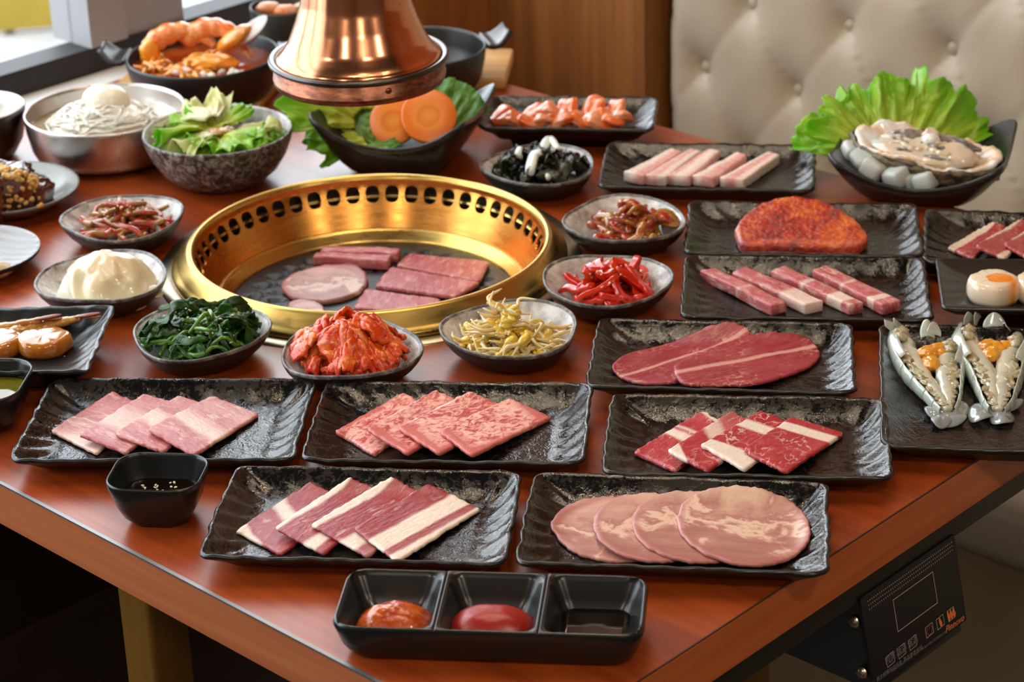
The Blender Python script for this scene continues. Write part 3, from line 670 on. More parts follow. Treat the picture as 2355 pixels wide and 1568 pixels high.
row('C',[[(115,989),(256,899),(350,935),(222,1042)],[(180,997),(332,903),(430,932),(290,1041)],[(260,995),(410,908),(505,938),(375,1038)],[(338,985),(487,908),(598,951),(446,1046)]],
    ['pink slice at the left end of the row, pale front tip','pink slice second from left, pale wide band','pink slice third from left, cream band across the middle','topmost pink slice with a cream band and a dark marbled patch'],
    [mc('neck_meat_a',[(0,1.),(.3,.9),(.42,.1),(1,0.)],ab=(.8,-.5,.35)),mc('neck_meat_b',[(0,0.),(.16,0.),(.3,.9),(.55,.7),(.7,.1)]),mc('neck_meat_c',[(0,0.),(.26,0.),(.36,1.),(.52,.85),(.62,.1)]),mc('neck_meat_d',[(0,0.),(.26,0.),(.36,1.),(.5,.8),(.64,.15),(.8,.3)])],'pork_slice','meat','raw pink slices on the left plate',th=.0036)
def md(nm,**k): return meat(nm,(.50,.125,.12),(.62,.22,.20),(.80,.50,.45),**{**dict(stops=[(0,0.),(.02,.2),(.08,1.),(.9,1.),(.97,.2),(1,0.)],ab=(0,1,0),warp=.25,marb=0,ms=200,stretch=(.6,1,1),fine=.35),**k})
def marbled(nm,seed):
    g=G(nm,(.7,.3,.28),.3); v=g.co(); uv=g.sep(g.co('UV')); n=g.noise(g.map(v,(.55,1.1,1)),150,5,.62,1.6,w=seed); big=g.noise(v,35,3,.5,0,w=seed+3)
    f=g.ramp(g.math('ADD',n,g.math('MULTIPLY',g.math('SUBTRACT',big,.5),.35)),[(.39,(.42,.062,.065)),(.46,(.60,.17,.16)),(.54,(.78,.40,.34)),(.7,(.84,.54,.47))])
    ed=g.math('MINIMUM',g.math('MINIMUM',uv[0],g.math('SUBTRACT',1.,uv[0])),g.math('MINIMUM',uv[1],g.math('SUBTRACT',1.,uv[1])))
    g.set('Base Color',g.mix(g.ramp(ed,[(.0,.9),(.02,.45),(.10,0.)]),f,(.55,.13,.12))); g.set('Subsurface Weight',.12); g.set('Subsurface Radius',(1,.35,.25)); g.set('Subsurface Scale',.004)
    nb=g.noise(v,280,4); g.bump(nb,.25,.001); return g.m
row('D',[[(770,990),(926,900),(1010,945),(860,1043)],[(843,985),(1001,894),(1100,940),(938,1042)],[(915,980),(1080,899),(1190,945),(1010,1043)],[(1009,989),(1172,913),(1268,958),(1085,1047)]],
    ['marbled slice at the left end, reddest with a white tip','marbled slice second from left, streaky pale pink','marbled slice third from left, covered in fine red flecks','topmost marbled slice with a curved front fold'],
    [marbled('marbled_meat',3.+7*i) for i in range(4)],'marbled_slice','meat','finely marbled pink slices',th=.0042)
def me(nm,stops,**k): return meat(nm,(.37,.020,.034),(.45,.048,.056),FATW,stops,**{**dict(ab=(1,0,0),warp=.10,vein=.75,vs=70,wscale=30,fine=.25,stretch=(.5,1,1)),**k})
row('E',[[(1455,1038),(1614,942),(1690,985),(1552,1081)],[(1533,1035),(1681,944),(1775,985),(1628,1081)],[(1612,1021),(1749,942),(1850,982),(1712,1079)],[(1706,1031),(1820,957),(1943,994),(1808,1084)]],
    ['deep red slice at the left end with white streaks halfway','deep red slice second from left with a white left tip','deep red slice third from left with a square white left corner','topmost deep red slice with a slanted white band'],
    [me('chuck_meat_a',[(0,0.),(.46,0.),(.50,1.),(.58,.9),(.62,.1),(.66,.8),(.7,0.),(.93,0.),(.96,1.)]),me('chuck_meat_b',[(0,1.),(.10,1.),(.13,0.),(.48,0.),(.55,.8),(.72,.7),(.8,.1)],ab=(1,.35,-.02)),me('chuck_meat_c',[(0,1.),(.09,1.),(.12,0.),(.55,0.),(.60,1.),(.75,1.),(.80,0.)],ab=(1,-.3,.12)),
     me('chuck_meat_d',[(0,0.),(.60,0.),(.64,1.),(.80,1.),(.84,0.)],ab=(1,-.38,.10),warp=.06)],'beef_slice','meat','deep red slices with white bands',th=.0042)
# the two large oval slices
c3=lambda P:[(1300+x/2.941,700+y/2.941) for x,y in P]
mf=lambda nm,st:meat(nm,(.28,.022,.036),(.36,.048,.060),(.66,.32,.27),st,ab=(0,1,0),warp=.08,vein=.9,vs=110,wscale=28,marb=.3,ms=110,mlo=.6,mhi=.7,fine=.35,stretch=(.3,1.4,1),mdist=.6)
o1=c3([(320,415),(355,370),(430,325),(600,282),(760,238),(950,155),(1110,118),(1200,138),(1258,195),(1230,270),(1080,370),(900,450),(760,515),(560,530),(430,508),(350,465)])
o2=c3([(732,430),(780,380),(960,300),(1250,200),(1420,187),(1570,200),(1680,250),(1720,315),(1690,385),(1560,455),(1330,522),(1150,541),(830,537),(755,490)])
fr=lambda a,b,c,d:c3([a,b,c,d])
slice_('oval_beef_slice','oval red beef slice lying underneath at the left','meat','large oval beef slices',o1,fr((300,330),(1180,60),(1330,260),(450,600)),PL['F'],.0035,mf('blade_meat_a',[(0,0.),(.48,0.),(.50,1.),(.53,1.),(.55,0.)]),smooth_curve=True,seed=4)
slice_('oval_beef_slice','oval red beef slice lying on top, pale gristle line along it','meat','large oval beef slices',o2,fr((680,300),(1640,80),(1790,420),(800,640)),PL['F'],.0035,mf('blade_meat_b',[(0,0.),(.52,0.),(.545,1.),(.58,1.),(.60,0.)]),slope=.055,smooth_curve=True,seed=9)
# tongue
def tongue(nm,seed,pale=(.52,.29,.21)):
    g=G(nm,pale,.36); v=g.co(); uv=g.sep(g.co('UV')); n=g.noise(v,30,4,.6,.5,w=seed); st=g.noise(g.map(v,(6,90,20),(0,0,.15)),1.5,3)
    dx,dy=g.math('SUBTRACT',uv[0],.5),g.math('SUBTRACT',uv[1],.5); rr=g.math('SQRT',g.math('ADD',g.math('MULTIPLY',dx,dx),g.math('MULTIPLY',dy,dy)))
    f=g.ramp(g.math('ADD',g.math('MULTIPLY_ADD',uv[1],-.85,.92),g.math('MULTIPLY',g.math('SUBTRACT',n,.5),1.3)),[(.24,(.25,.045,.048)),(.37,(.34,.085,.08)),(.46,(.72,.49,.38)),(.51,(.68,.42,.32)),(.56,(.30,.075,.072)),(.66,(.44,.18,.15)),(.86,pale)])
    c=g.mix(g.math('MULTIPLY',st,.5),f,(.72,.50,.38)); c=g.mix(g.ramp(g.math('ADD',rr,g.math('MULTIPLY',n,.06)),[(.46,0.),(.505,.8),(.54,.7)]),c,(.40,.13,.12))
    g.set('Base Color',c); g.set('Subsurface Weight',.03); g.set('Subsurface Radius',(1,.35,.25)); g.set('Subsurface Scale',.004); g.bump(g.math('ADD',st,g.math('MULTIPLY',g.noise(v,260,3),.4)),.22,.0011); return g.m
def ell(cx,cy,rx,ry,rot=0,n=14,seed=0):
    t=np.linspace(0,2*np.pi,n,endpoint=False); k=1+.02*fbm(np.cos(t)*2,np.sin(t)*2,0,seed); x,y=rx*np.cos(t)*k,ry*np.sin(t)*k; c,s=math.cos(R(rot)),math.sin(R(rot))
    return [(cx+a*c-b*s,cy+a*s+b*c) for a,b in zip(x,y)]
tl=['tongue slice at the left end, palest ring edge','tongue slice second from left','tongue slice third from left','topmost tongue slice, largest and fully visible']
xs=[(1412,1214,142,74,4),(1504,1211,139,78,5),(1597,1209,145,81,6),(1711,1206,154,90,8)]
for i,(cx,cy,rx,ry,ro) in enumerate(xs):
    q=[(cx-rx,cy+ry*.0-ry),(cx+rx,cy-ry),(cx+rx,cy+ry),(cx-rx,cy+ry)]
    slice_('tongue_slice',tl[i],'meat','round tongue slices',ell(cx,cy,rx,ry,ro,seed=i),q,PL['B'],.0034,tongue('tongue_meat',2.+5*i,(.56,.36,.26) if i==3 else (.55,.28,.22)),slope=(.0034/.042 if i else 0),smooth_curve=True,seed=i+40)
# fat-edged beef at the right border
k6=lambda P:[(1555+x/2.941,400+y/2.941) for x,y in P]
mk_=lambda nm:meat(nm,(.32,.028,.036),(.42,.06,.06),(.72,.55,.42),[(0,1.),(.17,1.),(.22,0.),(.80,0.),(.85,1.)],ab=(0,1,0),warp=.14,vein=.4,fine=.3)
row('K',[k6([(1835,490),(2140,320),(2235,345),(2000,570)]),k6([(2025,480),(2340,295),(2440,340),(2225,570)]),k6([(2212,468),(2500,300),(2620,340),(2400,575)])],
    ['fat-edged beef slice at the left end of its row','fat-edged beef slice in the middle of its row','fat-edged beef slice cut by the picture border'],[mk_('rump_meat') for _ in range(3)],'beef_slice','meat','fat-edged beef slices',th=.0045)
# bars
def bar(name,label,group,top,h,plate,mat,seed=0,base=0,cat='meat',nst=26):
    z=plate.fl+base+h; c=[at(x,y,z) for x,y in top]      # back-left, back-right, front-right, front-left (long axis 0-3 -> 1-2 or 0-1?)
    P=np.array(c)[:,:2]; e1,e2=np.linalg.norm(P[1]-P[0]),np.linalg.norm(P[3]-P[0])
    if e1>e2: a0,a1,b0,b1=P[0],P[1],P[3],P[2]          # long edges 0-1 and 3-2
    else: a0,a1,b0,b1=P[0],P[3],P[1],P[2]
    ctr=P.mean(0); ang=math.atan2(*(a1-a0+b1-b0)[::-1]); rings=[]; uv=[]
    ts=np.concatenate([[0,.012],np.linspace(.03,.97,nst),[.988,1]])
    for t in ts:
        p,q=a0+(a1-a0)*t,b0+(b1-b0)*t; m=(p+q)/2; hw=(p-q)/2; w_=np.linalg.norm(hw); d=hw/w_
        sh=.88 if t in(0,1) else 1.
        rr=rrect(w_*sh,h/2*sh,min(.0022,h*.3),24)[0]
        k=1+.055*fbm(rr[:,0]*220+9,rr[:,1]*220,t*14,seed); rr=rr*k[:,None]
        rings.append(np.column_stack([m+np.outer(rr[:,0],d),np.maximum(plate.fl+base,plate.fl+base+h/2+rr[:,1]+.0012*fbm(t*4,seed,0,seed))])); uv+= [(t,.5+x/(2*w_)) for x in rr[:,0]]
    V,F=loft(rings); d=V[:,:2]-ctr; c_,s_=math.cos(ang),math.sin(ang); zc=plate.fl+base
    V=np.column_stack([d[:,0]*c_+d[:,1]*s_,-d[:,0]*s_+d[:,1]*c_,V[:,2]-zc])
    # consistent outward normals
    return tag(obj(name,V,F,mat,None,uv=uv,loc=W3((ctr[0],ctr[1],zc)),rz=ang),label,cat,group)
mg=lambda nm,st:meat(nm,(.42,.055,.068),(.54,.14,.14),(.80,.58,.50),st,ab=(1,0,0),warp=.08,marb=.75,ms=95,mlo=.5,mhi=.68,stretch=(.5,1.3,1.3),fine=.35,vein=.35)
gq=[[(1608,619),(1645,613),(1811,694),(1774,703)],[(1682,625),(1716,610),(1895,690),(1852,699)],[(1771,620),(1804,608),(1987,694),(1954,701)],[(1867,620),(1899,608),(2075,690),(2030,701)]]
gl_=['beef strip at the left end, evenly marbled','beef strip second from left, pale far end','beef strip third from left with a large white fat block','beef strip at the right end with a narrow white band']
gs=[[(0,0.),(.5,0.),(.53,.6),(.58,0.)],[(0,0.),(.62,0.),(.68,.9),(.95,1.)],[(0,0.),(.35,0.),(.40,.9),(.44,0.),(.70,0.),(.72,1.),(.90,1.),(.92,0.)],[(0,0.),(.38,0.),(.42,.8),(.46,0.),(.78,0.),(.80,1.),(.87,1.),(.89,0.)]]
for i in range(4): bar('beef_strip',gl_[i],'thick beef strips',gq[i],.0118,PL['G'],mg('rib_meat',gs[i]),i*3)
mi_=lambda nm,st:meat(nm,(.62,.235,.215),(.68,.33,.29),(.82,.66,.58),st,ab=(0,1,0),warp=.22,marb=.35,ms=80,fine=.2)
iq=[[(1542,339),(1569,346),(1481,404),(1434,394)],[(1587,339),(1611,345),(1531,405),(1482,401)],[(1629,339),(1659,345),(1587,406),(1534,402)],[(1692,349),(1718,356),(1643,409),(1591,403)],[(1766,347),(1794,355),(1710,412),(1655,406)]]
for i in range(5): bar('pork_strip',['pork strip at the left end of the five','pork strip second from left','pork strip third from left, palest of the five','pork strip fourth from left, short and pink','pork strip at the right end, set apart from the others'][i],'pale pork strips',iq[i],.0125,PL['I'],mi_('pork_strip_meat',[[(0,.1),(.4,.2),(.6,.9),(1,1.)],[(0,1.),(.3,.9),(.5,.1),(.8,.5)],[(0,.2),(.3,.9),(.6,1.),(.8,.2)],[(0,0.),(.5,.1),(.7,.9)],[(0,.9),(.3,.8),(.45,0.),(.7,.1),(.85,1.)]][i]),i*5+2)
# meat on the grill
c5=lambda P:[(620+x/4.356,400+y/4.356) for x,y in P]; GF=Flat(-.0405)
mgr=lambda nm,st=None,**k:meat(nm,(.40,.065,.075),(.50,.12,.12),(.74,.40,.36),st,**{**dict(ab=(0,1,0),warp=.2,marb=.75,ms=110,mlo=.5,mhi=.66,stretch=(.4,1.4,1),fine=.3),**k})
bar('beef_strip','grilling beef strip at the back of the grill','beef strips on the grill',[(744,563),(921,569),(915,582),(737,576)],.012,GF,mgr('grill_meat_a'),3)
bar('beef_strip','grilling beef strip just behind the round tongue slice','beef strips on the grill',[(727,578),(903,584),(893,599),(719,588)],.012,GF,mgr('grill_meat_b'),8)
q=[(910,608),(939,581),(1128,600),(1102,646)]; 
for i,(q,l) in enumerate((([(910,608),(939,581),(1128,601),(1103,646)],'farthest of the flat beef slices on the grill'),([(862,655),(898,612),(1105,648),(1048,681)],'middle of the flat beef slices on the grill'),([(813,706),(840,663),(1016,686),(1000,724)],'nearest flat beef slice on the grill, half behind the rim'))):
    slice_('beef_slice',l,'meat','beef slices on the grill',q,q,GF,.0055,mgr('grill_slice_meat'),seed=i,base=.0002*i,corner=7)
o=c5([(120,1110),(150,1050),(250,985),(400,940),(560,905),(700,900),(820,892),(900,920),(965,985),(985,1050),(955,1120),(860,1190),(700,1240),(520,1265),(300,1245),(170,1190)])
slice_('tongue_slice','round tongue slice cooking on the left of the grill','meat',None,o,c5([(120,890),(985,890),(985,1270),(120,1270)]),GF,.006,tongue('grill_tongue_meat',31.,(.60,.27,.23)),smooth_curve=True,seed=77)
o=[(664,694),(690,687),(722,690),(744,702),(744,722),(700,730),(668,716)]
slice_('tongue_slice','pale tongue slice peeping over the near rim of the grill','meat',None,o,[(664,687),(744,687),(744,730),(664,730)],GF,.005,tongue('grill_tongue_meat_b',11.),smooth_curve=True,seed=78)
# red marinated steak leaning on the back rim
g=G('red_marinade',(.45,.03,.01),.2); v=g.co(); n=g.noise(v,38,5,.65,.6); uv=g.sep(g.co('UV'))
c=g.ramp(n,[(.34,(.20,.010,.006)),(.5,(.42,.025,.008)),(.62,(.62,.09,.008)),(.75,(.75,.2,.01))]); lump=g.vor(v,190); g.set('Base Color',c)
g.bump(g.math('ADD',g.math('MULTIPLY',g.noise(g.map(v,(.6,1,1)),150,5,.7),1.),g.math('MULTIPLY',lump,-.5)),.9,.003); g.set('Coat Weight',.5); g.set('Coat Roughness',.08); M['marin']=g.m
mst=meat('steak_side',(.50,.14,.14),(.60,.26,.24),FAT,None,marb=.6,ms=90)
o=k6([(395,380),(450,275),(560,197),(690,158),(800,147),(960,167),(1100,230),(1220,310),(1288,390),(1312,430),(1262,470),(1235,488),(900,478),(560,480),(430,470)])
s_=slice_('marinated_steak','thick steak coated in red chilli marinade leaning over the plate','meat',None,o,k6([(390,150),(1310,150),(1310,510),(390,510)]),PL['H'],.011,[M['marin'],mst],seed=12,tilt=(.0035,.19),corner=6,wob=.002)
me_=s_.data; mi=np.zeros(len(me_.polygons),dtype=np.int32)
for p in me_.polygons:
    k=p.index//96
    if k<=3: mi[p.index]=1
me_.polygons.foreach_set('material_index',mi)
# ------------------------------------------------------------------ round side dishes
class Dish:
    def __init__(s,cx,cy,w,label,rot=0,zr=.030,tri=.05):
        c=at(cx,cy,zr); s.R=w*mpp(c)/2/1.02; s.c=c[:2]; s.fl=.0068; s.zr=zr
        a=np.linspace(0,2*np.pi,96,endpoint=False); k=1+tri*np.cos(3*(a-R(rot)))+.012*np.cos(5*a+rot)+.008*fbm(np.cos(a)*3,np.sin(a)*3,0,int(rot)+3)
        s.k=k; s.a=a
        wob=.0007*np.sin(3*a+rot)+.0006*fbm(np.cos(a)*4,np.sin(a)*4,2,int(rot))
        prof=[(.02,.0066),(.2,.0066),(.36,.0070),(.50,.0088),(.62,.0118),(.74,.0162),(.84,.0210),(.91,.0255),(.95,.0282),(.972,.0296),(.985,.0302),(1.0,.0300),(1.008,.0288),(1.0,.0265),(.96,.021),(.88,.0138),(.76,.0065),(.66,.0025),(.60,.0),(.3,.0)]
        rings=[np.column_stack([s.R*r*(1+(k-1)*min(1,r*1.1))*np.cos(a),s.R*r*(1+(k-1)*min(1,r*1.1))*np.sin(a),np.full(96,z)+wob*(z/.03)**2]) for r,z in prof]
        V,F=loft(rings); mi=[]
        for i in range(len(prof)-1): mi+=[0 if i<8 else (1 if i<13 else 2)]*96
        s.o=tag(obj('side_dish',V,F,[M['speckle'],M['wornrim'],M['outside']],None,mi=mi+[0,2],loc=W3((s.c[0],s.c[1],0))),label,'dish','small rounded side dishes')
    def z(s,r): return float(np.interp(r/s.R,[0,.36,.5,.62,.74,.84,.91],[.0068,.0070,.0088,.0118,.0162,.021,.0255]))
    def P(s,x,y,z): return W3((s.c[0]+x,s.c[1]+y,z))
D1=Dish(282,497,287,'side dish of red seasoned garlic stems left of the grill',40)
D2=Dish(237,633,306,'side dish under the creamy potato salad',75)
D3=Dish(459,757,322,'side dish of dark green spinach in front of the grill',10)
D4=Dish(807,798,329,'side dish holding kimchi and its red brine',100)
D5=Dish(1176,752,322,'side dish of yellow bean sprouts',55)
D6=Dish(1395,640,306,'side dish of bright red radish strips',20)
D7=Dish(1437,500,286,'side dish of brownish spicy pickles right of the grill',85)
D8=Dish(1242,376,267,'side dish of black seaweed and onion behind the grill',60)
def settle(o,dish,loc,rot,sc,pr=[0,.36,.5,.62,.74,.84,.91],pz=[.0068,.0070,.0088,.0118,.0162,.021,.0255]):    # keep a piece inside its dish and on its surface
    me=o.data; V=np.empty(len(me.vertices)*3); me.vertices.foreach_get('co',V); V=V.reshape(-1,3)[::3]
    from mathutils import Euler
    RM=np.array(Euler(rot).to_matrix()); V=(V*np.array(sc if isinstance(sc,tuple) else (sc,)*3))@RM.T
    p=np.array(loc)-np.array([dish.c[0],dish.c[1],TZ])
    for _ in range(3):
        W_=V+p; r=np.hypot(W_[:,0],W_[:,1]); k=r.argmax()
        if r[k]>dish.R*.90: p[:2]-=W_[k,:2]/r[k]*(r[k]-dish.R*.90)
    W_=V+p; r=np.hypot(W_[:,0],W_[:,1]); zs=np.interp(r/dish.R,pr,pz)
    p[2]+=max(0,(zs+.0008-W_[:,2]).max()); return W3((p[0]+dish.c[0],p[1]+dish.c[1],p[2]))
def single(name,V,F,mat,label,cat,loc,rot=(0,0,0),group=None,sc=1,uv=None,mi=None):
    o=obj(name,V,F,mat,None,loc=loc,uv=uv,mi=mi); o.rotation_euler=rot; o.scale=(sc,)*3; return tag(o,label,cat,group)
class Many:                   # copies of a few prototypes, each an object of its own
    def __init__(s,protos,label,cat,group): s.p=protos; s.i=0; s.l=(label,cat,group)
    def put(s,loc,rot=(0,0,0),sc=1,k=None):
        k=s.i%len(s.p) if k is None else k; o=s.p[k]; s.i+=1
        if not o.get('_u'):
            o['_u']=1; s.last=o; tag(o,*s.l)
        else: o=dup(o)
        o.location=loc; o.rotation_euler=rot; o.scale=(sc,)*3 if not isinstance(sc,tuple) else sc
        s.last=o; return o
    def done(s):
        for o in s.p:
            if not o.get('_u'):
                for c in list(o.children): bpy.data.objects.remove(c)
                bpy.data.objects.remove(o)
            elif '_u' in o: pass
def pile(mn,dish,n,Rm,H,jit=.5,up=.0,lift=.002,cx=0,cy=0,sc=(.85,1.15),tilt=.35,z0=None,peak=(0,0),pw=1.):
    for i in range(n):
        t=(i+.5)/n; r=Rm*math.sqrt(rng.random())*(1 if t<.6 else (1-t)*2+.12); th=rng.random()*6.283
        x,y=cx+r*math.cos(th),cy+r*math.sin(th); hm=H*max(0,1-(math.hypot(x-cx-peak[0],y-cy-peak[1])/Rm))**pw
        z=(dish.z(math.hypot(x,y)) if z0 is None else z0)+lift+hm*(.25+.75*t)
        rot=(rng.uniform(-tilt,tilt),rng.uniform(-tilt,tilt),rng.random()*6.283); s_=rng.uniform(*sc)
        mn.put(settle(mn.p[mn.i%len(mn.p)],dish,dish.P(x,y,z),rot,s_),rot,s_)
glossy=lambda nm,a,b,sc,r=.22,bs=.5,**k:noisy(nm,a,b,sc,r,.38,.62,bs,sc*2.2,.0015,Coat_Weight=.2,Coat_Roughness=.1,**k)
M['seed']=plain('sesame',(.72,.60,.40),.5)
SV,SF=blob(.0016,.0010,.0006,.05,2,1,10,7)
def hit(px,py):               # the first surface met on a sight line, for scattering crumbs and seeds
    if not hasattr(hit,'dg'): bpy.context.view_layer.update(); hit.dg=bpy.context.evaluated_depsgraph_get()
    ok,loc,*_=S.ray_cast(hit.dg,Vector((0,0,TZ+CH)),Vector(ray(px,py)).normalized()); return loc
def seeds(label,group,pts):
    m=Many([obj('sesame_seed',SV,SF,M['seed'])],label,'sesame seed',group)
    for p in pts: m.put(p,(rng.uniform(-.5,.5),rng.uniform(-.5,.5),rng.random()*6.3),rng.uniform(.9,1.15))
def bent(L,r,bend,seed,seg=8,n=10,flat=1,taper=.8,wig=.12):
    q=random.Random(seed); P=[]
    for i in range(5):
        t=i/4-.5; P.append((t*L,bend*L*(4*t*t-1)*.25+q.uniform(-1,1)*L*wig*.25,q.uniform(-1,1)*L*wig*.3-bend*L*.12*(4*t*t)))
    P=spline(P,n); rr=r*np.interp(np.linspace(0,1,n),[0,.06,.5,.94,1],[taper*.7,taper,1,taper,taper*.65]); return tube(P,rr,seg,True,flat)
# 1 garlic stems
M['stem_r']=noisy('seasoned_stem',(.26,.13,.012),(.36,.016,.006),60,.25,.46,.54,.4,200,.001,Coat_Weight=.4)
pr=[obj('garlic_stem',*bent(L,.0034,b,k,8,10),M['stem_r']) for k,(L,b) in enumerate(((.045,.1),(.052,.25),(.038,-.1),(.048,.0)))]
m=Many(pr,'seasoned garlic stem coated with red chilli in the dish left of the grill','garlic stem','garlic stems in the side dish')
pile(m,D1,60,.046,.036,lift=.004,tilt=.35,cx=.001,cy=-.006,sc=(.85,1.1))
M['paste']=glossy('red_chilli_paste',(.32,.012,.008),(.2,.006,.005),90)
pr=[obj('chilli_flake_clump',*blob(.0055,.0045,.0035,.35,2.4,k,14,10),M['paste']) for k in range(3)]
m=Many(pr,'clump of red chilli seasoning on the garlic stems','seasoning','chilli clumps on the garlic stems'); pile(m,D1,26,.036,.036,lift=.006,cx=.001,cy=-.004,tilt=1)
# 2 potato salad
t=thing('potato_salad','creamy white potato salad mound with pale yellow dressing','salad',D2.P(.001,-.004,.0075))
M['potato']=noisy('mashed_potato',(.74,.72,.62),(.66,.62,.48),60,.35,bump=.6,bscale=140,dist=.0015,Subsurface_Weight=.2)
M['dress']=noisy('cream_dressing',(.74,.56,.35),(.78,.64,.46),25,.2,bump=.1,bscale=60,Coat_Weight=.3,Subsurface_Weight=.2)
def mound(R_,H,cut,amp,seed,nu=64,nv=22,pw=.7,off=0,ex=1.0):
    u=np.linspace(0,2*np.pi,nu,endpoint=False); rings=[]
    for v in np.linspace(.02,1,nv):
        vm=cut(u)*v; k=1+amp*fbm(np.cos(u)*2.2+3,np.sin(u)*2.2+v*3,v*2.5,seed)
        z=H*(1-vm**2.3)**pw*(1+amp*.6*fbm(np.cos(u)*vm*2.5,np.sin(u)*vm*2.5,0,seed+9))+off
        rings.append(np.stack([R_*vm*k*ex*np.cos(u),R_*vm*k*np.sin(u),z],1))
    return rings
rg=mound(.046,.043,lambda u:np.ones_like(u),.22,5,ex=1.12); V,F=loft(rg); obj('scoop',V,F,M['potato'],t)
cutf=lambda u:.70+.30*sst(-.2,.5,np.cos(u-R(-50)))+.12*fbm(np.cos(u)*2.4,np.sin(u)*2.4,0,21)
rg=mound(.0478,.0445,cutf,.21,5,off=.0012,ex=1.12); inner=[r*np.array([.95,.95,1])-np.array([0,0,.0030]) for r in rg[::-1]]; lip=[rg[-1]*np.array([.985,.985,1])-np.array([0,0,.0018])]
V,F=loft(rg+lip+inner[:6]); obj('dressing',V,F,M['dress'],t)
V,F=blob(.018,.014,.005,.25,1.5,4,24,12); obj('dressing',V+np.array([.038,-.004,.0095]),F,M['dress'],t)
V,F=blob(.016,.008,.004,.3,1.5,8,24,12); obj('dressing',V+np.array([.044,-.014,.0085]),F,M['dress'],t)
for k,(x,y,z) in enumerate(((.030,-.026,.010),(-.010,-.041,.004),(.024,-.034,.006),(-.022,-.033,.007))):
    V,F=blob(.003,.0024,.0022,.3,2,k,10,8); obj('relish_bit',V+np.array([x,y,z]),F,plain('green_relish',(.16,.17,.04),.4),t)
# 3 spinach
def leafmat(name,a,b,rough=.3,transl=.25,vein=.5,sc=40):
    g=G(name,a,rough); v=g.co(); uv=g.sep(g.co('UV')); n=g.noise(v,sc,4,.6,w=g.math('MULTIPLY',g.rnd(),20.))
    st=g.noise(g.map(g.co('UV'),(22,1.5,1)),1.,3,.5,.4)
    f=g.ramp(g.math('ADD',g.math('ADD',g.math('MULTIPLY',uv[1],.7),g.math('MULTIPLY',g.math('SUBTRACT',n,.5),.7)),g.math('MULTIPLY',g.math('SUBTRACT',st,.5),-vein)),[(.15,0.),(.75,1.)])
    c=g.mix(f,a,b); g.set('Base Color',c); g.bump(g.math('ADD',n,st),.35,.0018)
    if transl:
        o=g.t.nodes['Material Output']; tr=g.t.nodes.new('ShaderNodeBsdfTranslucent'); g.t.links.new(c,tr.inputs[0]); ms=g.t.nodes.new('ShaderNodeMixShader'); ms.inputs[0].default_value=transl
        g.t.links.new(g.b.outputs[0],ms.inputs[1]); g.t.links.new(tr.outputs[0],ms.inputs[2]); g.t.links.new(ms.outputs[0],o.inputs[0])
    return g.m
def ribbon(L,Wd,seed,curl=1.,crump=.25,nu=9,nv=18,th=.0006,wave=0,lobe=.0):
    q=random.Random(seed); a=[q.uniform(-1,1) for _ in range(8)]
    def fn(u,v):
        s=v-.5; x0=(u-.5)*2; w_=Wd*np.clip(np.sin(np.pi*np.clip(v*.93+.05,0,1)),.05,1)**.6*(1+lobe*np.sin(v*19+a[0]*5))
        X=x0*w_/2; Y=s*L; Zc=-curl*L*.5*(s*2)**2*(.6+.4*a[1])
        Zc=Zc+crump*Wd*(fbm(u*2.3+a[2]*9,v*4+a[3]*7,0,seed,2))+wave*Wd*np.sin(v*26+a[4]*6)*np.abs(x0)**1.5
        X=X+crump*L*.25*a[5]*np.sin(v*4+a[6]*3); Zc=Zc-np.abs(x0)**2*Wd*.25*a[7]
        return X,Y,Zc
    V,F=grid(fn,nu,nv,th); u,v=np.meshgrid(np.linspace(0,1,nu),np.linspace(0,1,nv)); uv=np.column_stack([u.ravel(),v.ravel()]); return V,F,np.vstack([uv,uv])
M['spin']=leafmat('spinach_leaf',(.008,.045,.005),(.030,.12,.012),.2,.12,.4,60); M['spst']=noisy('spinach_stem',(.05,.16,.012),(.11,.26,.025),40,.22,Coat_Weight=.4)
pr=[]
for k in range(5):
    V,F,uv=ribbon(.036+.004*k,.012+.002*(k%3),k,.55,.9,9,18,.0008); pr.append(obj('spinach_leaf',V,F,M['spin'],uv=uv))
m=Many(pr,'dark green cooked spinach leaf in the spinach side dish','spinach leaf','spinach leaves'); pile(m,D3,80,.047,.030,lift=.005,tilt=.75,cx=.0,cy=-.006,sc=(.75,1.15))
pr=[obj('spinach_stalk',*bent(L,.0021,b,k+20,8,14,1,.8,.35),M['spst']) for k,(L,b) in enumerate(((.055,.5),(.040,-.5),(.048,.8),(.032,.3)))]
m=Many(pr,'bright green spinach stem in the spinach side dish','spinach stem','spinach stems'); pile(m,D3,44,.044,.034,lift=.007,tilt=.45,cx=0,cy=-.008)
P=spline([(-.024,-.022,.026),(-.008,-.018,.036),(.008,-.012,.040),(.013,-.004,.045),(.010,.006,.046)],20)-np.array([0,0,.02])
tag(obj('spinach_stalk',*tube(P,.0024,8),M['spst'],None,loc=D3.P(0,0,.02)),'long bright green stem lying across the front of the spinach','spinach stem')
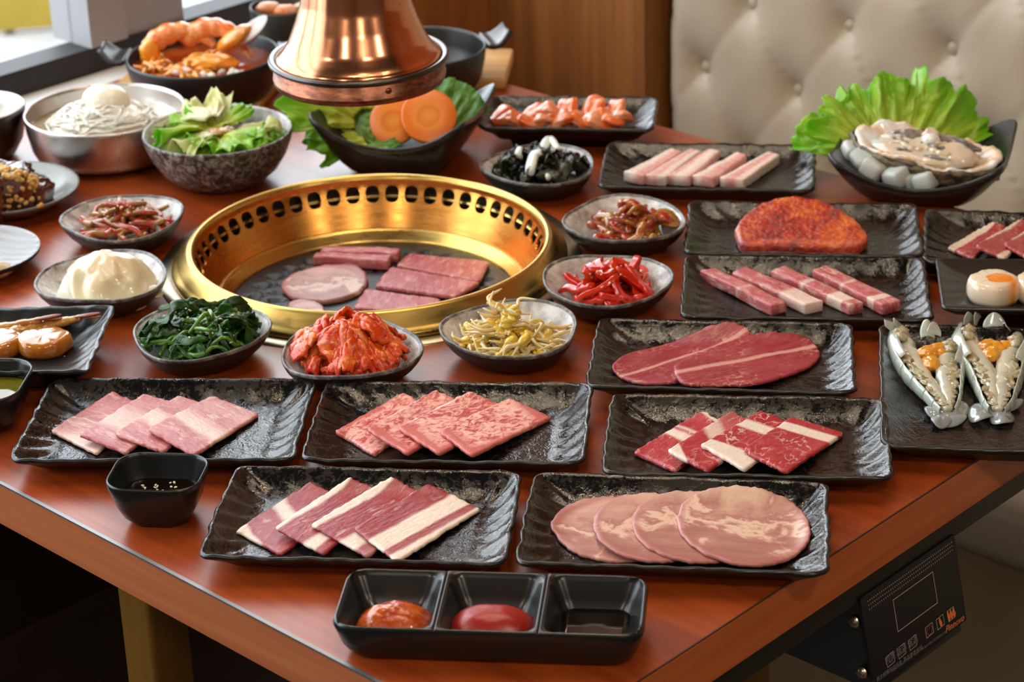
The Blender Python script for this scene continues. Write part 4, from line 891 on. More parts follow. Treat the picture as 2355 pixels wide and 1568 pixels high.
# 4 kimchi
tag(obj('kimchi_brine',*lathe([(.001,.0),(.046,0),(.0475,-.0012),(.044,-.004),(.001,-.004)],64),glossy('red_brine',(.42,.010,.008),(.30,.006,.006),40,.06,.1),None,loc=D4.P(.0,-.002,.0135)),'glossy red kimchi brine pooled in its dish','brine')
g=G('kimchi_piece',(.5,.1,.02),.2); v=g.co(); uv=g.co('UV'); n=g.noise(g.map(uv,(3.2,2.4,1)),1.,5,.6,.8,w=g.math('MULTIPLY',g.rnd(),20.)); n2=g.noise(v,60,4,.6)
g.set('Base Color',g.mix(g.ramp(n2,[(.42,0.),(.66,.8)]),g.ramp(n,[(.28,(.52,.014,.004)),(.45,(.68,.06,.006)),(.60,(.78,.16,.018)),(.78,(.80,.36,.13))]),(.52,.014,.004)))
g.bump(g.math('ADD',n,n2),.6,.003); g.set('Coat Weight',.3); g.set('Coat Roughness',.06); g.set('Subsurface Weight',.0); M['kimchi']=g.m
def kleaf(L,Wd,seed,th=.004):
    q=random.Random(seed); a=[q.uniform(-1,1) for _ in range(6)]
    def fn(u,v):
        x0=(u-.5)*2; s=v
        X=x0*Wd/2*(1-.25*v+.22*np.sin(v*8+a[0]*3))+.006*a[5]*np.sin(v*6); Y=-L*(s*.92); Z=-L*.62*s**1.5
        Z=Z+.0014*np.cos(x0*5+a[1]*3+v*5)-.006*x0**2+.0075*fbm(u*2.6+a[2]*5,v*4.5,0,seed); Y=Y+.003*fbm(u*3,v*3+a[3],2,seed)
        return X,Y,Z
    V,F=grid(fn,22,26,th); u,v=np.meshgrid(np.linspace(0,1,22),np.linspace(0,1,26)); uv=np.column_stack([u.ravel(),v.ravel()]); return V,F,np.vstack([uv,uv])
ks=[(0,-.002,.044,30,.042,.026),(.004,.004,.050,-35,.044,.026),(-.006,.004,.046,-70,.042,.024),(.010,.0,.042,55,.046,.026),(-.008,-.004,.038,5,.040,.024),(.002,-.004,.041,-10,.044,.028),(.006,.008,.047,120,.036,.024),(-.006,.010,.044,-140,.036,.026),(.012,-.006,.034,85,.038,.022),(-.012,-.002,.036,-50,.036,.022),(.004,-.008,.036,25,.038,.020)]
V,F=loft(mound(.036,.026,lambda u:np.ones_like(u),.2,3)); first=None
kp=[]
for k in range(4):
    V,F,uv=kleaf(.042,.026,k+3); kp.append(obj('kimchi_piece',V,F,M['kimchi'],uv=uv))
m=Many(kp,'red kimchi cabbage leaf folded in the kimchi mound','kimchi','kimchi leaves')
for i,(x,y,z,an,L,Wd) in enumerate(ks):
    rot=(rng.uniform(-.15,.3),rng.uniform(-.4,.4),R(an)); sc=(Wd/.026*1.1,L/.042*1.06,1.05); m.put(settle(m.p[m.i%4],D4,D4.P(x,y,z),rot,sc),rot,sc)
for i in range(14):
    an=rng.random()*6.28; rot=(rng.uniform(-.3,.3),rng.uniform(-.7,.7),an+1.57+rng.uniform(-.9,.9)); sc=(rng.uniform(.7,1.1),rng.uniform(.7,1),1)
    m.put(settle(m.p[m.i%4],D4,D4.P(.022*math.cos(an),-.004+.016*math.sin(an),.032+rng.uniform(-.008,.010)),rot,sc),rot,sc)
V,F,uv=kleaf(.022,.014,33,.0035); o=single('kimchi_piece',V,F,M['kimchi'],'pointed orange kimchi piece standing at the top of the mound','kimchi',D4.P(-.008,.006,.046),(R(-65),.1,R(20)),uv=uv)
# 5 bean sprouts
M['sprout']=noisy('sprout_stem',(.66,.46,.17),(.76,.62,.36),60,.28,Coat_Weight=.3,Subsurface_Weight=.2); M['bean']=noisy('sprout_head',(.62,.36,.025),(.72,.50,.07),50,.25,Coat_Weight=.4,Subsurface_Weight=.1)
pr=[]
for k in range(7):
    q=random.Random(k+60); L=.022+.003*(k%4); P=spline([(0,0,0),(L*.3,q.uniform(-1,1)*.005,q.uniform(-1,1)*.004),(L*.65,q.uniform(-1,1)*.009,q.uniform(-1,1)*.005),(L,q.uniform(-1,1)*.012,q.uniform(-1,1)*.004)],14)
    s_=obj('bean_sprout',*tube(P,np.interp(np.linspace(0,1,14),[0,.6,1],[.0022,.0020,.0007]),7),M['sprout'])
    mb=MB()
    for sg in(-1,1):
        V,F=blob(.0072,.0042,.0030,.06,2,k,16,10); mb.add(V,F,0,Matrix.Translation((-.004,0,sg*.0017))@Matrix.Rotation(sg*.16,4,'Y'))
    mb.obj('bean_head',M['bean'],s_); pr.append(s_)
m=Many(pr,'bean sprout with yellow bean head in the sprout side dish','bean sprout','bean sprouts')
pile(m,D5,150,.044,.046,lift=.003,tilt=.45,cx=-.003,cy=-.008,sc=(.8,1.1),pw=1.3)
for x,y,z,r in ((.038,-.016,.017,1.9),(.030,-.02,.015,.4),(-.040,-.014,.016,2.8)): m.put(D5.P(x,y,z),(.2,-.35,r),1)
# 6 radish strips
M['radish']=glossy('red_radish',(.62,.034,.004),(.50,.010,.004),45,.16,.3)
def stick(L,wd,bend,seed):
    q=random.Random(seed); P=spline([(t*L,bend*L*(t*t*4-1)*.3+q.uniform(-1,1)*.0015,q.uniform(-1,1)*.002-abs(t)*bend*.01) for t in(-.5,-.25,0,.25,.5)],10); rings=[]
    sec=rrect(wd*.6,wd*.42,wd*.15,24)[0]; T=np.gradient(P,axis=0); T/=np.linalg.norm(T,axis=1)[:,None]
    for i in range(10):
        x=np.cross((0,0,1),T[i]); x/=np.linalg.norm(x); y=np.cross(T[i],x); k=(.75 if i in(0,9) else 1)*(1-.25*i/9); rings.append(P[i]+k*(np.outer(sec[:,0],x)+np.outer(sec[:,1],y)))
    return loft(rings)
pr=[obj('radish_strip',*stick(L,.0072,b,k),M['radish']) for k,(L,b) in enumerate(((.040,.2),(.048,-.4),(.034,.5),(.044,.0),(.038,-.2)))]
m=Many(pr,'bright red seasoned radish strip in the side dish right of the grill','radish strip','red radish strips'); pile(m,D6,62,.044,.036,lift=.004,tilt=.6,cx=.0,cy=-.006,pw=.8)
# 7 pickles
M['pick']=noisy('amber_pickle',(.36,.16,.015),(.30,.035,.008),42,.16,.44,.56,.3,130,.001,Coat_Weight=.5,Subsurface_Weight=.1); M['pick2']=noisy('red_pickle',(.38,.02,.01),(.42,.16,.06),42,.16,.44,.6,.3,130,.001,Coat_Weight=.5)
pr=[obj('pickle_piece',*bent(L,r,b,k+9,10,10,.55,.75,.4),M[mm]) for k,(L,r,b,mm) in enumerate(((.034,.0062,.6,'pick'),(.028,.0070,-.6,'pick2'),(.038,.0050,.9,'pick'),(.024,.0066,.3,'pick2'),(.030,.0058,-.9,'pick')))]
m=Many(pr,'glossy brown and red spicy pickle piece in the side dish','pickle','spicy pickle pieces'); pile(m,D7,54,.044,.034,lift=.004,tilt=.6,cx=.004,cy=-.006)
# 8 seaweed and onion
M['weed']=leafmat('seaweed',(.004,.006,.003),(.030,.032,.006),.12,0,.6,70); M['onion']=noisy('onion',(.72,.70,.60),(.78,.76,.70),50,.25,Subsurface_Weight=.3)
pr=[]
for k in range(5):
    V,F,uv=ribbon(.046,.016,k+80,.5,.9,8,18,.001); pr.append(obj('seaweed_strip',V,F,M['weed'],uv=uv))
m=Many(pr,'dark wet seaweed strip in the side dish behind the grill','seaweed','seaweed strips'); pile(m,D8,64,.042,.036,lift=.005,tilt=.9,cx=.0,cy=-.004,sc=(.7,1.05))
# ------------------------------------------------------------------ square sauce bowls and the three-part tray
def quadframe(c,z):
    c=[at(x,y,z)[:2] for x,y in c]; ctr=sum(c)/4; ax=(c[1]+c[2]-c[0]-c[3])/2; ay=(c[0]+c[1]-c[2]-c[3])/2; ang=math.atan2(ax[1],ax[0])
    return ctr,ang,np.linalg.norm(ax)/2,abs(ay@np.array([-math.sin(ang),math.cos(ang)]))/2
def sqbowl(c,zr,label,liq,lz,lname,llabel,lcat):
    ctr,ang,a,b=quadframe(c,zr); rings=[]
    for k,z in((.30,.005),(.50,.0055),(.64,.009),(.77,.018),(.88,.03),(.945,zr-.003),(.965,zr),(.99,zr+.0008),(1.01,zr-.001),(1.005,zr-.005),(.95,.030),(.86,.018),(.74,.008),(.62,.002),(.55,0)):
        rr=rrect(a*k,b*k,min(a,b)*(.62 if k>.7 else .75)*k,96)[0]; rings.append(np.column_stack([rr,np.full(len(rr),z)]))
    V,F=loft(rings); o=tag(obj('sauce_bowl',V,F,M['satin'],None,loc=W3((ctr[0],ctr[1],0)),rz=ang),label,'bowl','square black sauce bowls')
    k=float(np.interp(lz,[.009,.018,.03],[.64,.77,.88]))+.01; rs=[]
    for kk,z in((.02,0),(.5*k,0),(.93*k,0),(k,.0007),(k*.9,-.005),(.02,-.005)): rr=rrect(a*kk,b*kk,min(a,b)*.6*kk,96)[0]; rs.append(np.column_stack([rr,np.full(len(rr),z)]))
    V,F=loft(rs); tag(obj(lname,V,F,liq,None,loc=W3((ctr[0],ctr[1],lz)),rz=ang),llabel,lcat)
    return ctr,ang
soy=plain('soy_sauce',(.006,.003,.002),.03,Specular_IOR_Level=.6)
ctr,ang=sqbowl([(270,1040),(474,1044),(462,1133),(241,1124)],.042,'square black bowl of soy sauce with sesame near the left table edge',soy,.021,'soy_sauce','dark soy sauce with floating sesame in the square bowl','sauce')
px=[(328,1116),(331,1120),(334,1122),(330,1127),(327,1131),(333,1132),(337,1134),(358,1115),(362,1118),(357,1121),(362,1127),(355,1131),(366,1131),(373,1128),(392,1110),(401,1109),(394,1119),(404,1120)]
seeds('sesame seed floating on the soy sauce in the square bowl','sesame on the soy sauce',[W3(at(x,y,.0218)) for x,y in px])
sqbowl([(-118,826),(72,823),(45,925),(-150,920)],.042,'square black bowl of greenish oil at the left border',noisy('green_oil',(.10,.085,.006),(.13,.11,.01),30,.04,rand=False),.027,'oil_dip','greenish sesame oil dip in the left bowl','sauce')
zr=.034; ctr,ang,a,b=quadframe([(797,1303),(1480,1322),(1489,1462),(766,1440)],zr)
tray=thing('sauce_tray','black three-compartment sauce tray at the front corner of the table','tray',W3((ctr[0],ctr[1],0)),ang)
n=96; rings=[]
for i,z in((.0,zr-.0015),(-.0008,zr-.004),(.0005,zr-.009),(.004,.012),(.008,.004),(.011,.001),(.014,0)): rr=rrect(a-i,b-i,.016,n)[0]; rings.append(np.column_stack([rr,np.full(n,z)]))
V,F=loft(rings,False,True); obj('tray_body',V,F,M['satin'],tray)
xw=[-a,-a*.335,a*.335,a]; CE=[]
for i in range(3):
    x0,x1=xw[i],xw[i+1]; cx=(x0+x1)/2; hw=(x1-x0)/2; CE.append((cx,hw))
    o0=rrect(hw,b,.001,n)[0]
    if i!=1:                       # follow the tray's rounded outer corners
        s_=-1 if i==0 else 1; rc=.016
        X=o0[:,0]*s_; Y=o0[:,1]; m_=(X>hw-rc)&(np.abs(Y)>b-rc); dx=X[m_]-(hw-rc); dy=np.abs(Y[m_])-(b-rc); L=np.maximum(np.hypot(dx,dy),1e-9); q=np.minimum(1,rc/L)
        X[m_]=hw-rc+dx*q; Y[m_]=np.sign(Y[m_])*(b-rc+dy*q); o0=np.column_stack([X*s_,Y])
    rs=[]
    for f,ins,z in((0,0,zr-.0015),(0,.0011,zr-.0002),(1,.0026,zr-.0012),(1,.0045,zr-.0045),(1,.009,.018),(1,.0135,.0085),(1,.017,.0055),(1,.022,.005)):
        if f==0: rr=o0*(1-ins/np.array([hw,b]))
        else: rr=rrect(hw-ins,b-ins,.011-.2*ins,n)[0]
        rs.append(np.column_stack([rr[:,0]+cx,rr[:,1],np.full(n,z)]))
    V,F=loft(rs,False,True); obj('compartment',V,F,M['satin'],tray)
TR=Matrix.Translation(W3((ctr[0],ctr[1],0)))@Matrix.Rotation(ang,4,'Z')
def inwell(name,V,F,mat,label,i,dx,dy,z): 
    p=TR@Vector((CE[i][0]+dx,dy,z)); o=obj(name,V,F,mat,None,loc=p,rz=ang); return tag(o,label,'sauce')
def dollop(rx,ry,H,amp,seed):
    u=np.linspace(0,2*np.pi,64,endpoint=False); rs=[]
    for v in np.linspace(.02,1,20):
        k=1+amp*fbm(np.cos(u)*1.5,np.sin(u)*1.5,v,seed); sx=np.sign(np.cos(u))*np.abs(np.cos(u))**.85; sy=np.sign(np.sin(u))*np.abs(np.sin(u))**.85
        rs.append(np.stack([rx*v*k*sx,ry*v*k*sy,H*(1-v**2.6)**.62*(1+amp*1.3*fbm(np.cos(u)*v*2.4,np.sin(u)*v*2.4,0,seed+4,4))],1))
    return loft(rs)
g=G('soybean_paste',(.40,.075,.010),.14); v=g.co(); n=g.noise(v,60,5,.65); g.set('Base Color',g.ramp(n,[(.35,(.38,.035,.005)),(.6,(.55,.11,.008)),(.75,(.62,.19,.02))])); g.bump(n,.8,.003); g.set('Coat Weight',.6); g.set('Coat Roughness',.08)
V,F=dollop(.0335,.023,.0245,.10,3); inwell('soybean_paste',V,F,g.m,'lumpy orange brown soybean paste in the left compartment',0,.004,-.006,.0055)
g=G('chilli_paste',(.30,.012,.006),.34); v=g.co(); n=g.noise(v,180,3); g.bump(n,.15,.0006)
V,F=dollop(.036,.0235,.0245,.03,7); inwell('chilli_paste',V,F,g.m,'smooth dark red chilli paste in the middle compartment',1,.001,-.006,.0055)
hw=CE[2][1]; rs=[]
for kk,z in((.01,.0),(.8,.0),(1,.0006),(.97,-.004),(.01,-.004)): rr=rrect((hw-.0128)*kk,(b-.0128)*kk,.010*kk,96)[0]; rs.append(np.column_stack([rr,np.full(96,z)]))
V,F=loft(rs); inwell('soy_sauce',V,F,soy,'black soy sauce pool in the right compartment',2,0,0,.0105)
# ------------------------------------------------------------------ upturned boat bowls
class Boat:
    def __init__(s,FL,FR,BR,zc,label,hx=.05,hy=.014,fl=.012,mat='rim',rim=.010):
        s.rim=rim
        a,b,c=[at(x,y,zc)[:2] for x,y in(FL,FR,BR)]; ax=b-a; s.a=np.linalg.norm(ax)/2; ang=math.atan2(ax[1],ax[0]); ny=np.array([-math.sin(ang),math.cos(ang)])
        s.b=abs((c-b)@ny)/2; s.c=(a+b)/2+ny*s.b; s.ang=ang; s.fl=fl; s.hx=zc-fl-hy; s.hy=hy
        def prof(x,y): return s.z(x,y)
        n=120; P,_=rrect(1,1,.22,n); rings=[]
        for k in (.03,.2,.4,.55,.68,.78,.86,.92,.96,.985,1.0): x,y=P[:,0]*k,P[:,1]*k; rings.append(np.column_stack([x*s.a,y*s.b,s.z(x,y)]))
        x,y=P[:,0],P[:,1]; zz=s.z(x,y)
        for k,dz in((1.012,-.0012),(1.018,-.0040),(1.014,-.0070)): rings.append(np.column_stack([x*k*s.a,y*k*s.b,zz+dz]))
        for t in (.12,.26,.42,.6,.8,1.0): rings.append(np.column_stack([x*s.a*(1.01-.52*t),y*s.b*(1.01-.36*t),(zz-.0075)*(1-t)**1.55]))
        V,F=loft(rings); s.o=tag(obj('boat_bowl',V,F,M[mat],None,loc=W3((s.c[0],s.c[1],0)),rz=ang),label,'bowl')
    def z(s,x,y): return s.fl+s.hx*np.abs(x)**2.4+s.hy*np.abs(y)**2*(.35+.65*np.abs(x))*1.0+s.rim*(np.maximum(0,np.abs(y)-.45)/.55)**1.4*(1-np.abs(x)**2)
    def P(s,x,y,dz=0):   # x,y in -1..1
        c,sn=math.cos(s.ang),math.sin(s.ang); X,Y=x*s.a,y*s.b
        return W3((s.c[0]+X*c-Y*sn,s.c[1]+X*sn+Y*c,float(s.z(x,y))+dz))
g=G('black_mottled_bowl',(.011,.010,.009),.3); v=g.co(); n=g.noise(v,120,5,.7); g.set('Base Color',g.mix(g.ramp(n,[(.5,0.),(.62,1.)]),(.007,.007,.007),(.028,.022,.017))); g.bump(g.noise(v,220,3),.2,.0008); M['boat']=g.m
BO=Boat((1902,352),(2303,383),(2290,255),.062,'upturned black boat bowl with the oyster on ice at the far right',mat='boat',rim=.012)
BC=Boat((702,258),(1058,280),(1116,174),.080,'upturned black boat bowl of lettuce and carrot under the copper hood',mat='boat',rim=.026)
# ------------------------------------------------------------------ lettuce
M['lett']=leafmat('frilly_lettuce',(.62,.70,.10),(.20,.56,.008),.28,.4,.55,25); M['lettd']=leafmat('green_leaf',(.20,.34,.05),(.055,.20,.012),.35,.3,.4,30)
M['cabb']=leafmat('pale_cabbage',(.80,.74,.50),(.62,.66,.22),.3,.3,.5,30)
def leaf(L,spread,frill,seed,cup=.25,nu=200,nv=34,base=.25,jag=.16,th=.0007,fold=0):
    q=random.Random(seed); ph=[q.random()*6.28 for _ in range(6)]
    def fn(u,v):
        a=(u-.5)*spread; edge=1+jag*fbm(u*spread*13,0,0,seed,4)+.06*np.abs(np.sin(a*9+ph[5]))*(jag>.1)+.10*np.cos(a*2.2+ph[4])-.10*np.abs(u-.5)
        r=L*(base+(1-base)*v*edge); f=frill*L*v**3.2
        z=f*(np.sin(u*spread*9+ph[0]+v*2)+.8*np.sin(u*spread*21+ph[1])+1.0*fbm(u*spread*10,v*4,0,seed+1))
        z=z-cup*L*(v**2)*(.4+.6*np.cos(a))+.05*L*fbm(u*spread*4,v*5,3,seed+2)+.022*L*np.sin(a*26+2*fbm(a*5,v*2,0,seed))*np.sin(np.pi*np.clip(v*1.1,0,1))
        return r*np.sin(a)+.5*f*np.sin(u*spread*17+ph[2]),r*np.cos(a)+.6*f*np.sin(u*spread*14+ph[3])-L*base,z
    V,F=grid(fn,nu,nv,th); u,v=np.meshgrid(np.linspace(0,1,nu),np.linspace(0,1,nv)); uv=np.column_stack([u.ravel(),v.ravel()]); return V,F,np.vstack([uv,uv])
def put_leaf(loc,rot,args,mat,label,cat='lettuce',name='lettuce_leaf',group=None,**k):
    V,F,uv=leaf(*args,**k); o=obj(name,V,F,M[mat],None,uv=uv); o.location=loc; o.rotation_euler=rot; return tag(o,label,cat,group)
put_leaf(BO.P(-.38,.25,.016),(R(68),R(0),R(2)),(.115,2.5,.085,3),'lett','large frilly green lettuce leaf standing up behind the oyster',cup=.25)
put_leaf(BO.P(-.62,.15,.014),(R(58),R(-18),R(38)),(.080,1.5,.09,8),'lett','smaller yellow green lettuce leaf leaning out left of the oyster',cup=.3)
# ice
g=G('ice',(.86,.93,.90),.12); g.set('Transmission Weight',.45); g.set('Subsurface Weight',.5); g.set('Subsurface Scale',.01); g.set('IOR',1.31); v=g.co(); g.bump(g.noise(v,120,3),.3,.001); M['ice']=g.m
V,F=box(-.012,.012,-.012,.012,-.010,.010,.004); V=V*(1+.06*fbm(V[:,0]*90,V[:,1]*90,V[:,2]*90,3))[:,None]
m=Many([obj('ice_cube',V,F,M['ice'])],'clear ice cube under the oyster in the boat bowl','ice cube','ice cubes in the oyster bowl')
for x,y,z,r in((-.66,-.45,.012,.3),(-.50,-.62,.011,.9),(-.36,-.45,.010,.1),(-.22,-.72,.011,.7),(-.05,-.62,.010,.2),(-.62,-.05,.012,.5),(-.35,.05,.010,1.),(.0,-.1,.010,.4),(.3,-.4,.010,.8),(.12,.35,.012,.3),(-.15,.45,.02,.6),(.35,.2,.012,.2),(-.45,-.2,.03,.8),(-.8,-.3,.008,.2),(.12,-.72,.011,1.)): m.put(BO.P(x,y,z),(rng.uniform(-.4,.4),rng.uniform(-.4,.4),r),1)
# oyster
oy=thing('oyster','raw oyster in its rough shell on ice in the boat bowl','oyster',BO.P(.08,-.30,.040)); oy.rotation_euler=(R(11),R(4),BO.ang-.10)
na=120; a=np.linspace(0,2*np.pi,na,endpoint=False); ro=1+.10*np.cos(2*a+.4)+.05*np.sin(3*a)+.05*fbm(np.cos(a)*4,np.sin(a)*4,0,5); ox,oyy=.074*ro*np.cos(a),.040*ro*np.sin(a)
M['shell']=noisy('oyster_shell',(.20,.14,.075),(.035,.028,.020),70,.55,.42,.58,.8,160,.002); g=G('nacre',(.78,.74,.70),.2); v=g.co(); n=g.noise(v,35,4); g.set('Base Color',g.ramp(n,[(.36,(.60,.36,.15)),(.47,(.72,.58,.46)),(.56,(.74,.70,.66)),(.7,(.80,.82,.86))])); g.set('Coat Weight',.5); g.bump(g.noise(v,70,3),.3,.002); M['nacre']=g.m
rings=[]; 
for i,t in enumerate(np.linspace(0,1,22)):
    k=(1-t**2.4)*.78+.28; j=.035*((i*7)%5-2)/2*(1-t)+.05*fbm(np.cos(a)*7,np.sin(a)*7,t*9,2,3)*(.4+t)
    rings.append(np.column_stack([ox*(k+j)*1.0,oyy*(k+j),-.048*t+.0035*fbm(np.cos(a)*9,np.sin(a)*9,t*5,8,3)]))
V,F=loft(rings,False,True); obj('shell',V,F,M['shell'],oy)
rim=.004*np.sin(3*a+1)+.006*fbm(np.cos(a)*6,np.sin(a)*6,0,4)
rs=[np.column_stack([ox*k,oyy*k,rim*w_+z]) for k,z,w_ in((1.0,-.001,1),(1.0,.0016,1),(.965,.0030,1),(.9,.0018,.8),(.78,-.006,.5),(.5,-.010,.2),(.05,-.011,0))]
V,F=loft(rs,False,True); obj('shell_rim',V,F,M['nacre'],oy)
fl_=lambda nm,c,d:noisy(nm,c,d,45,.12,.4,.62,.35,90,.002,Coat_Weight=.7,Coat_Roughness=.05,Subsurface_Weight=.15)
M['oyf']=fl_('oyster_flesh',(.66,.50,.34),(.60,.52,.44)); M['oym']=fl_('oyster_mantle',(.10,.095,.10),(.30,.25,.21))
def oyb(nm,x,y,z,rx,ry,rz_,am,sd,mm,ro_=0):
    V,F=blob(rx,ry,rz_,am,1.6,sd,36,22); c,s=math.cos(ro_),math.sin(ro_); V=np.column_stack([V[:,0]*c-V[:,1]*s+x,V[:,0]*s+V[:,1]*c+y,V[:,2]+z]); obj(nm,V,F,M[mm],oy)
oyb('flesh',-.004,-.006,-.002,.056,.026,.010,.25,3,'oyf'); oyb('flesh',.030,-.004,.001,.026,.020,.010,.25,6,'oyf'); oyb('flesh',-.030,.008,.001,.022,.012,.008,.3,9,'oyf')
oyb('mantle',-.026,.012,.004,.022,.010,.007,.4,12,'oym',.2); oyb('mantle',.026,.017,.003,.028,.008,.006,.4,15,'oym',-.2); oyb('mantle',-.002,.016,.006,.010,.009,.009,.4,19,'oyf',.4); oyb('mantle',-.020,-.018,.003,.012,.004,.004,.4,16,'oym'); oyb('mantle',.014,-.021,.003,.016,.004,.004,.4,17,'oym')
for k,(y0,y1) in enumerate(((-.010,-.016),(-.002,-.008),(.007,.002))):
    q=random.Random(k+3); P=[(-.040+.0105*i,y0+(y1-y0)*i/8+.0035*math.sin(i*1.9+k),.0075+.002*math.sin(i*1.3+k)-.0006*abs(i-4)) for i in range(9)]
    V,F=tube(spline(P,40),.0036*(1+.25*np.sin(np.arange(40)*1.7))*np.sin(np.linspace(.3,2.85,40)),10); obj('gill_fold',V,F,M['oyf' if k!=1 else 'oym'],oy)
V,F=blob(.010,.009,.008,.15,2,5,20,14); obj('muscle',V+np.array([.002,.004,.009]),F,plain('oyster_muscle',(.74,.70,.66),.15,Coat_Weight=.6,Subsurface_Weight=.2),oy)
# carrots and leaves in the other boat bowl
g=G('carrot',(.75,.20,.015),.35); v=g.co(); d=g.n('VectorMath','Value',{0:g.map(v,(1,1,0))},operation='LENGTH'); n=g.noise(v,70,3); g.set('Base Color',g.ramp(g.math('ADD',d,g.math('MULTIPLY_ADD',n,.008,-.004)),[(.005,(.78,.26,.03)),(.0115,(.72,.15,.008)),(.0135,(.80,.27,.03)),(.022,(.74,.16,.01))])); g.bump(n,.15,.0008); M['carrot']=g.m
def disc(r,h,seed):
    rs=[]
    a=np.linspace(0,2*np.pi,64,endpoint=False); k=1+.025*fbm(np.cos(a)*1.5,np.sin(a)*1.5,0,seed)
    for q,z in((.02,-h/2),(.5,-h/2),(.93,-h/2),(.985,-h*.42),(1,-h*.25),(1,h*.25),(.985,h*.42),(.95,h/2),(.5,h/2),(.02,h/2)): rs.append(np.column_stack([r*q*k*np.cos(a),r*q*k*np.sin(a),np.full(64,z)]))
    return loft(rs)
def face_disc(px,py,depth,r,h,name,mat,label,tilt,yaw,seed):
    d=ray(px,py); t=depth/d[1]; p=d*t; o=obj(name,*disc(r,h,seed),mat,None,loc=(p[0],p[1],TZ+CH+p[2])); o.rotation_euler=(tilt,0,yaw); return tag(o,label,'carrot','carrot slices in the boat bowl')
yb=BC.c[1]
face_disc(906,279,yb-.020,.0275,.008,'carrot_slice',M['carrot'],'left carrot slice tucked behind the other in the boat bowl',R(58),R(-10),1)
face_disc(986,268,yb-.034,.0315,.008,'carrot_slice',M['carrot'],'right carrot slice lying in front in the boat bowl',R(52),R(6),2)
put_leaf(BC.P(-.62,.05,.026),(R(58),R(-8),R(58)),(.098,2.1,.09,21),'lett','frilly lettuce leaf spilling over the left tip of the boat bowl',cup=.35)
put_leaf(BC.P(-.50,-.15,.012),(R(24),R(-12),R(78)),(.080,2.0,.08,61),'lett','frilly lettuce leaf lying inside the left half of the carrot bowl',cup=.2)
put_leaf(BC.P(-.60,.40,.028),(R(72),R(-10),R(40)),(.090,1.9,.09,67),'lett','curly lettuce leaf rising left of the copper hood rim',cup=.3)
put_leaf(BC.P(-.45,.45,.010),(R(62),R(0),R(25)),(.085,1.7,.08,23),'lett','frilly lettuce leaf standing at the back of the carrot bowl',cup=.2)
put_leaf(BC.P(-.22,-.25,.012),(R(48),R(-6),R(12)),(.060,1.3,.02,25),'lettd','flat dark green leaf left of the carrot slices',cup=.15,name='perilla_leaf',cat='leaf',jag=.05)
put_leaf(BC.P(.50,.10,.012),(R(66),R(10),R(-22)),(.075,1.3,.02,27),'lettd','flat dark green leaf behind the right carrot slice',cup=.12,name='perilla_leaf',cat='leaf',jag=.05)
put_leaf(BC.P(-.30,-.72,.006),(R(14),R(0),R(-80)),(.050,.9,.05,29),'lettd','small curly green leaf along the front rim of the carrot bowl',cup=.1)
# ------------------------------------------------------------------ round bowls and pans
def roundpot(name,label,cat,cx,cy,w,zr,prof,mats,mi_cut,group=None,M_=96):
    c=at(cx,cy,zr); Rr=w*mpp(c)/2; V,F=lathe([(r*Rr,z) for r,z in prof],M_,True,True); mi=[]
    for i in range(len(prof)-1): mi+=[0 if i<mi_cut else 1]*M_
    t=thing(name,label,cat,W3((c[0],c[1],0)),0,group); obj('body',V,F,mats,t,mi=mi+[0,1]); return t,c[:2],Rr
ste,sc_,sR=roundpot('noodle_bowl','brushed steel bowl of cold noodles topped with half an egg','bowl',240,250,369,.058,[(.02,.016),(.6,.016),(.80,.020),(.90,.03),(.955,.045),(.965,.054),(.975,.058),(.99,.0585),(1.0,.057),(.995,.052),(.985,.04),(.94,.018),(.90,.010),(.84,.006),(.62,.004),(.6,0),(.02,0)],[M['bowlsteel'],M['bowlsteel']],9)
tag(obj('cold_broth',*lathe([(.001,0),(sR*.93,0),(sR*.94,-.001),(sR*.90,-.01),(.001,-.01)],80),noisy('clear_broth',(.36,.25,.13),(.46,.37,.25),30,.05,rand=False),None,loc=W3((sc_[0],sc_[1],.040))),'pale brown icy broth around the noodles in the steel bowl','broth')
g=G('glass_noodle',(.74,.69,.60),.2); v=g.co(); n=g.noise(g.map(v,(1,1,1)),60,4,.6,3.); g.bump(g.n('TexWave',1,{'Vector':v,'Scale':110.,'Distortion':9.,'Detail':2.,'Detail Scale':.6}),.35,.002); g.set('Base Color',g.mix(n,(.70,.62,.50),(.86,.84,.80))); g.set('Subsurface Weight',.3); g.set('Subsurface Scale',.01); g.set('Coat Weight',.3); M['noodle']=g.m
nd=thing('noodle_mound','mound of translucent white noodles in the steel bowl','noodles',W3((sc_[0]-.003,sc_[1]-.004,.036)))
V,F=loft(mound(.060,.030,lambda u:np.ones_like(u),.16,14,64,24,.8,0,1.12)); obj('noodle_mass',V,F,M['noodle'],nd)
for k in range(40):
    q=random.Random(k); a0=q.random()*6.28; r0=q.uniform(.012,.058); P=[]
    for i in range(7):
        a_=a0+i*.28*q.uniform(.6,1.3); rr=r0+q.uniform(-.007,.007); P.append((rr*math.cos(a_)*1.1,rr*math.sin(a_),.0305*max(0,1-(rr/.064)**2.3)**.8+.0012))
    obj('noodle',*tube(spline(P,22),.0013,6),M['noodle'],nd)
eg=thing('boiled_egg','half boiled egg lying cut side down on the noodles','egg',W3((sc_[0]+.002,sc_[1]+.006,.064))); eg.rotation_euler=(R(-6),R(4),R(-8))
V,F=blob(.0285,.0225,.0215,0,1,0,48,30); obj('white',V,F,noisy('egg_white',(.80,.70,.55),(.84,.78,.66),8,.18,rand=False,Subsurface_Weight=.3,Coat_Weight=.5),eg)
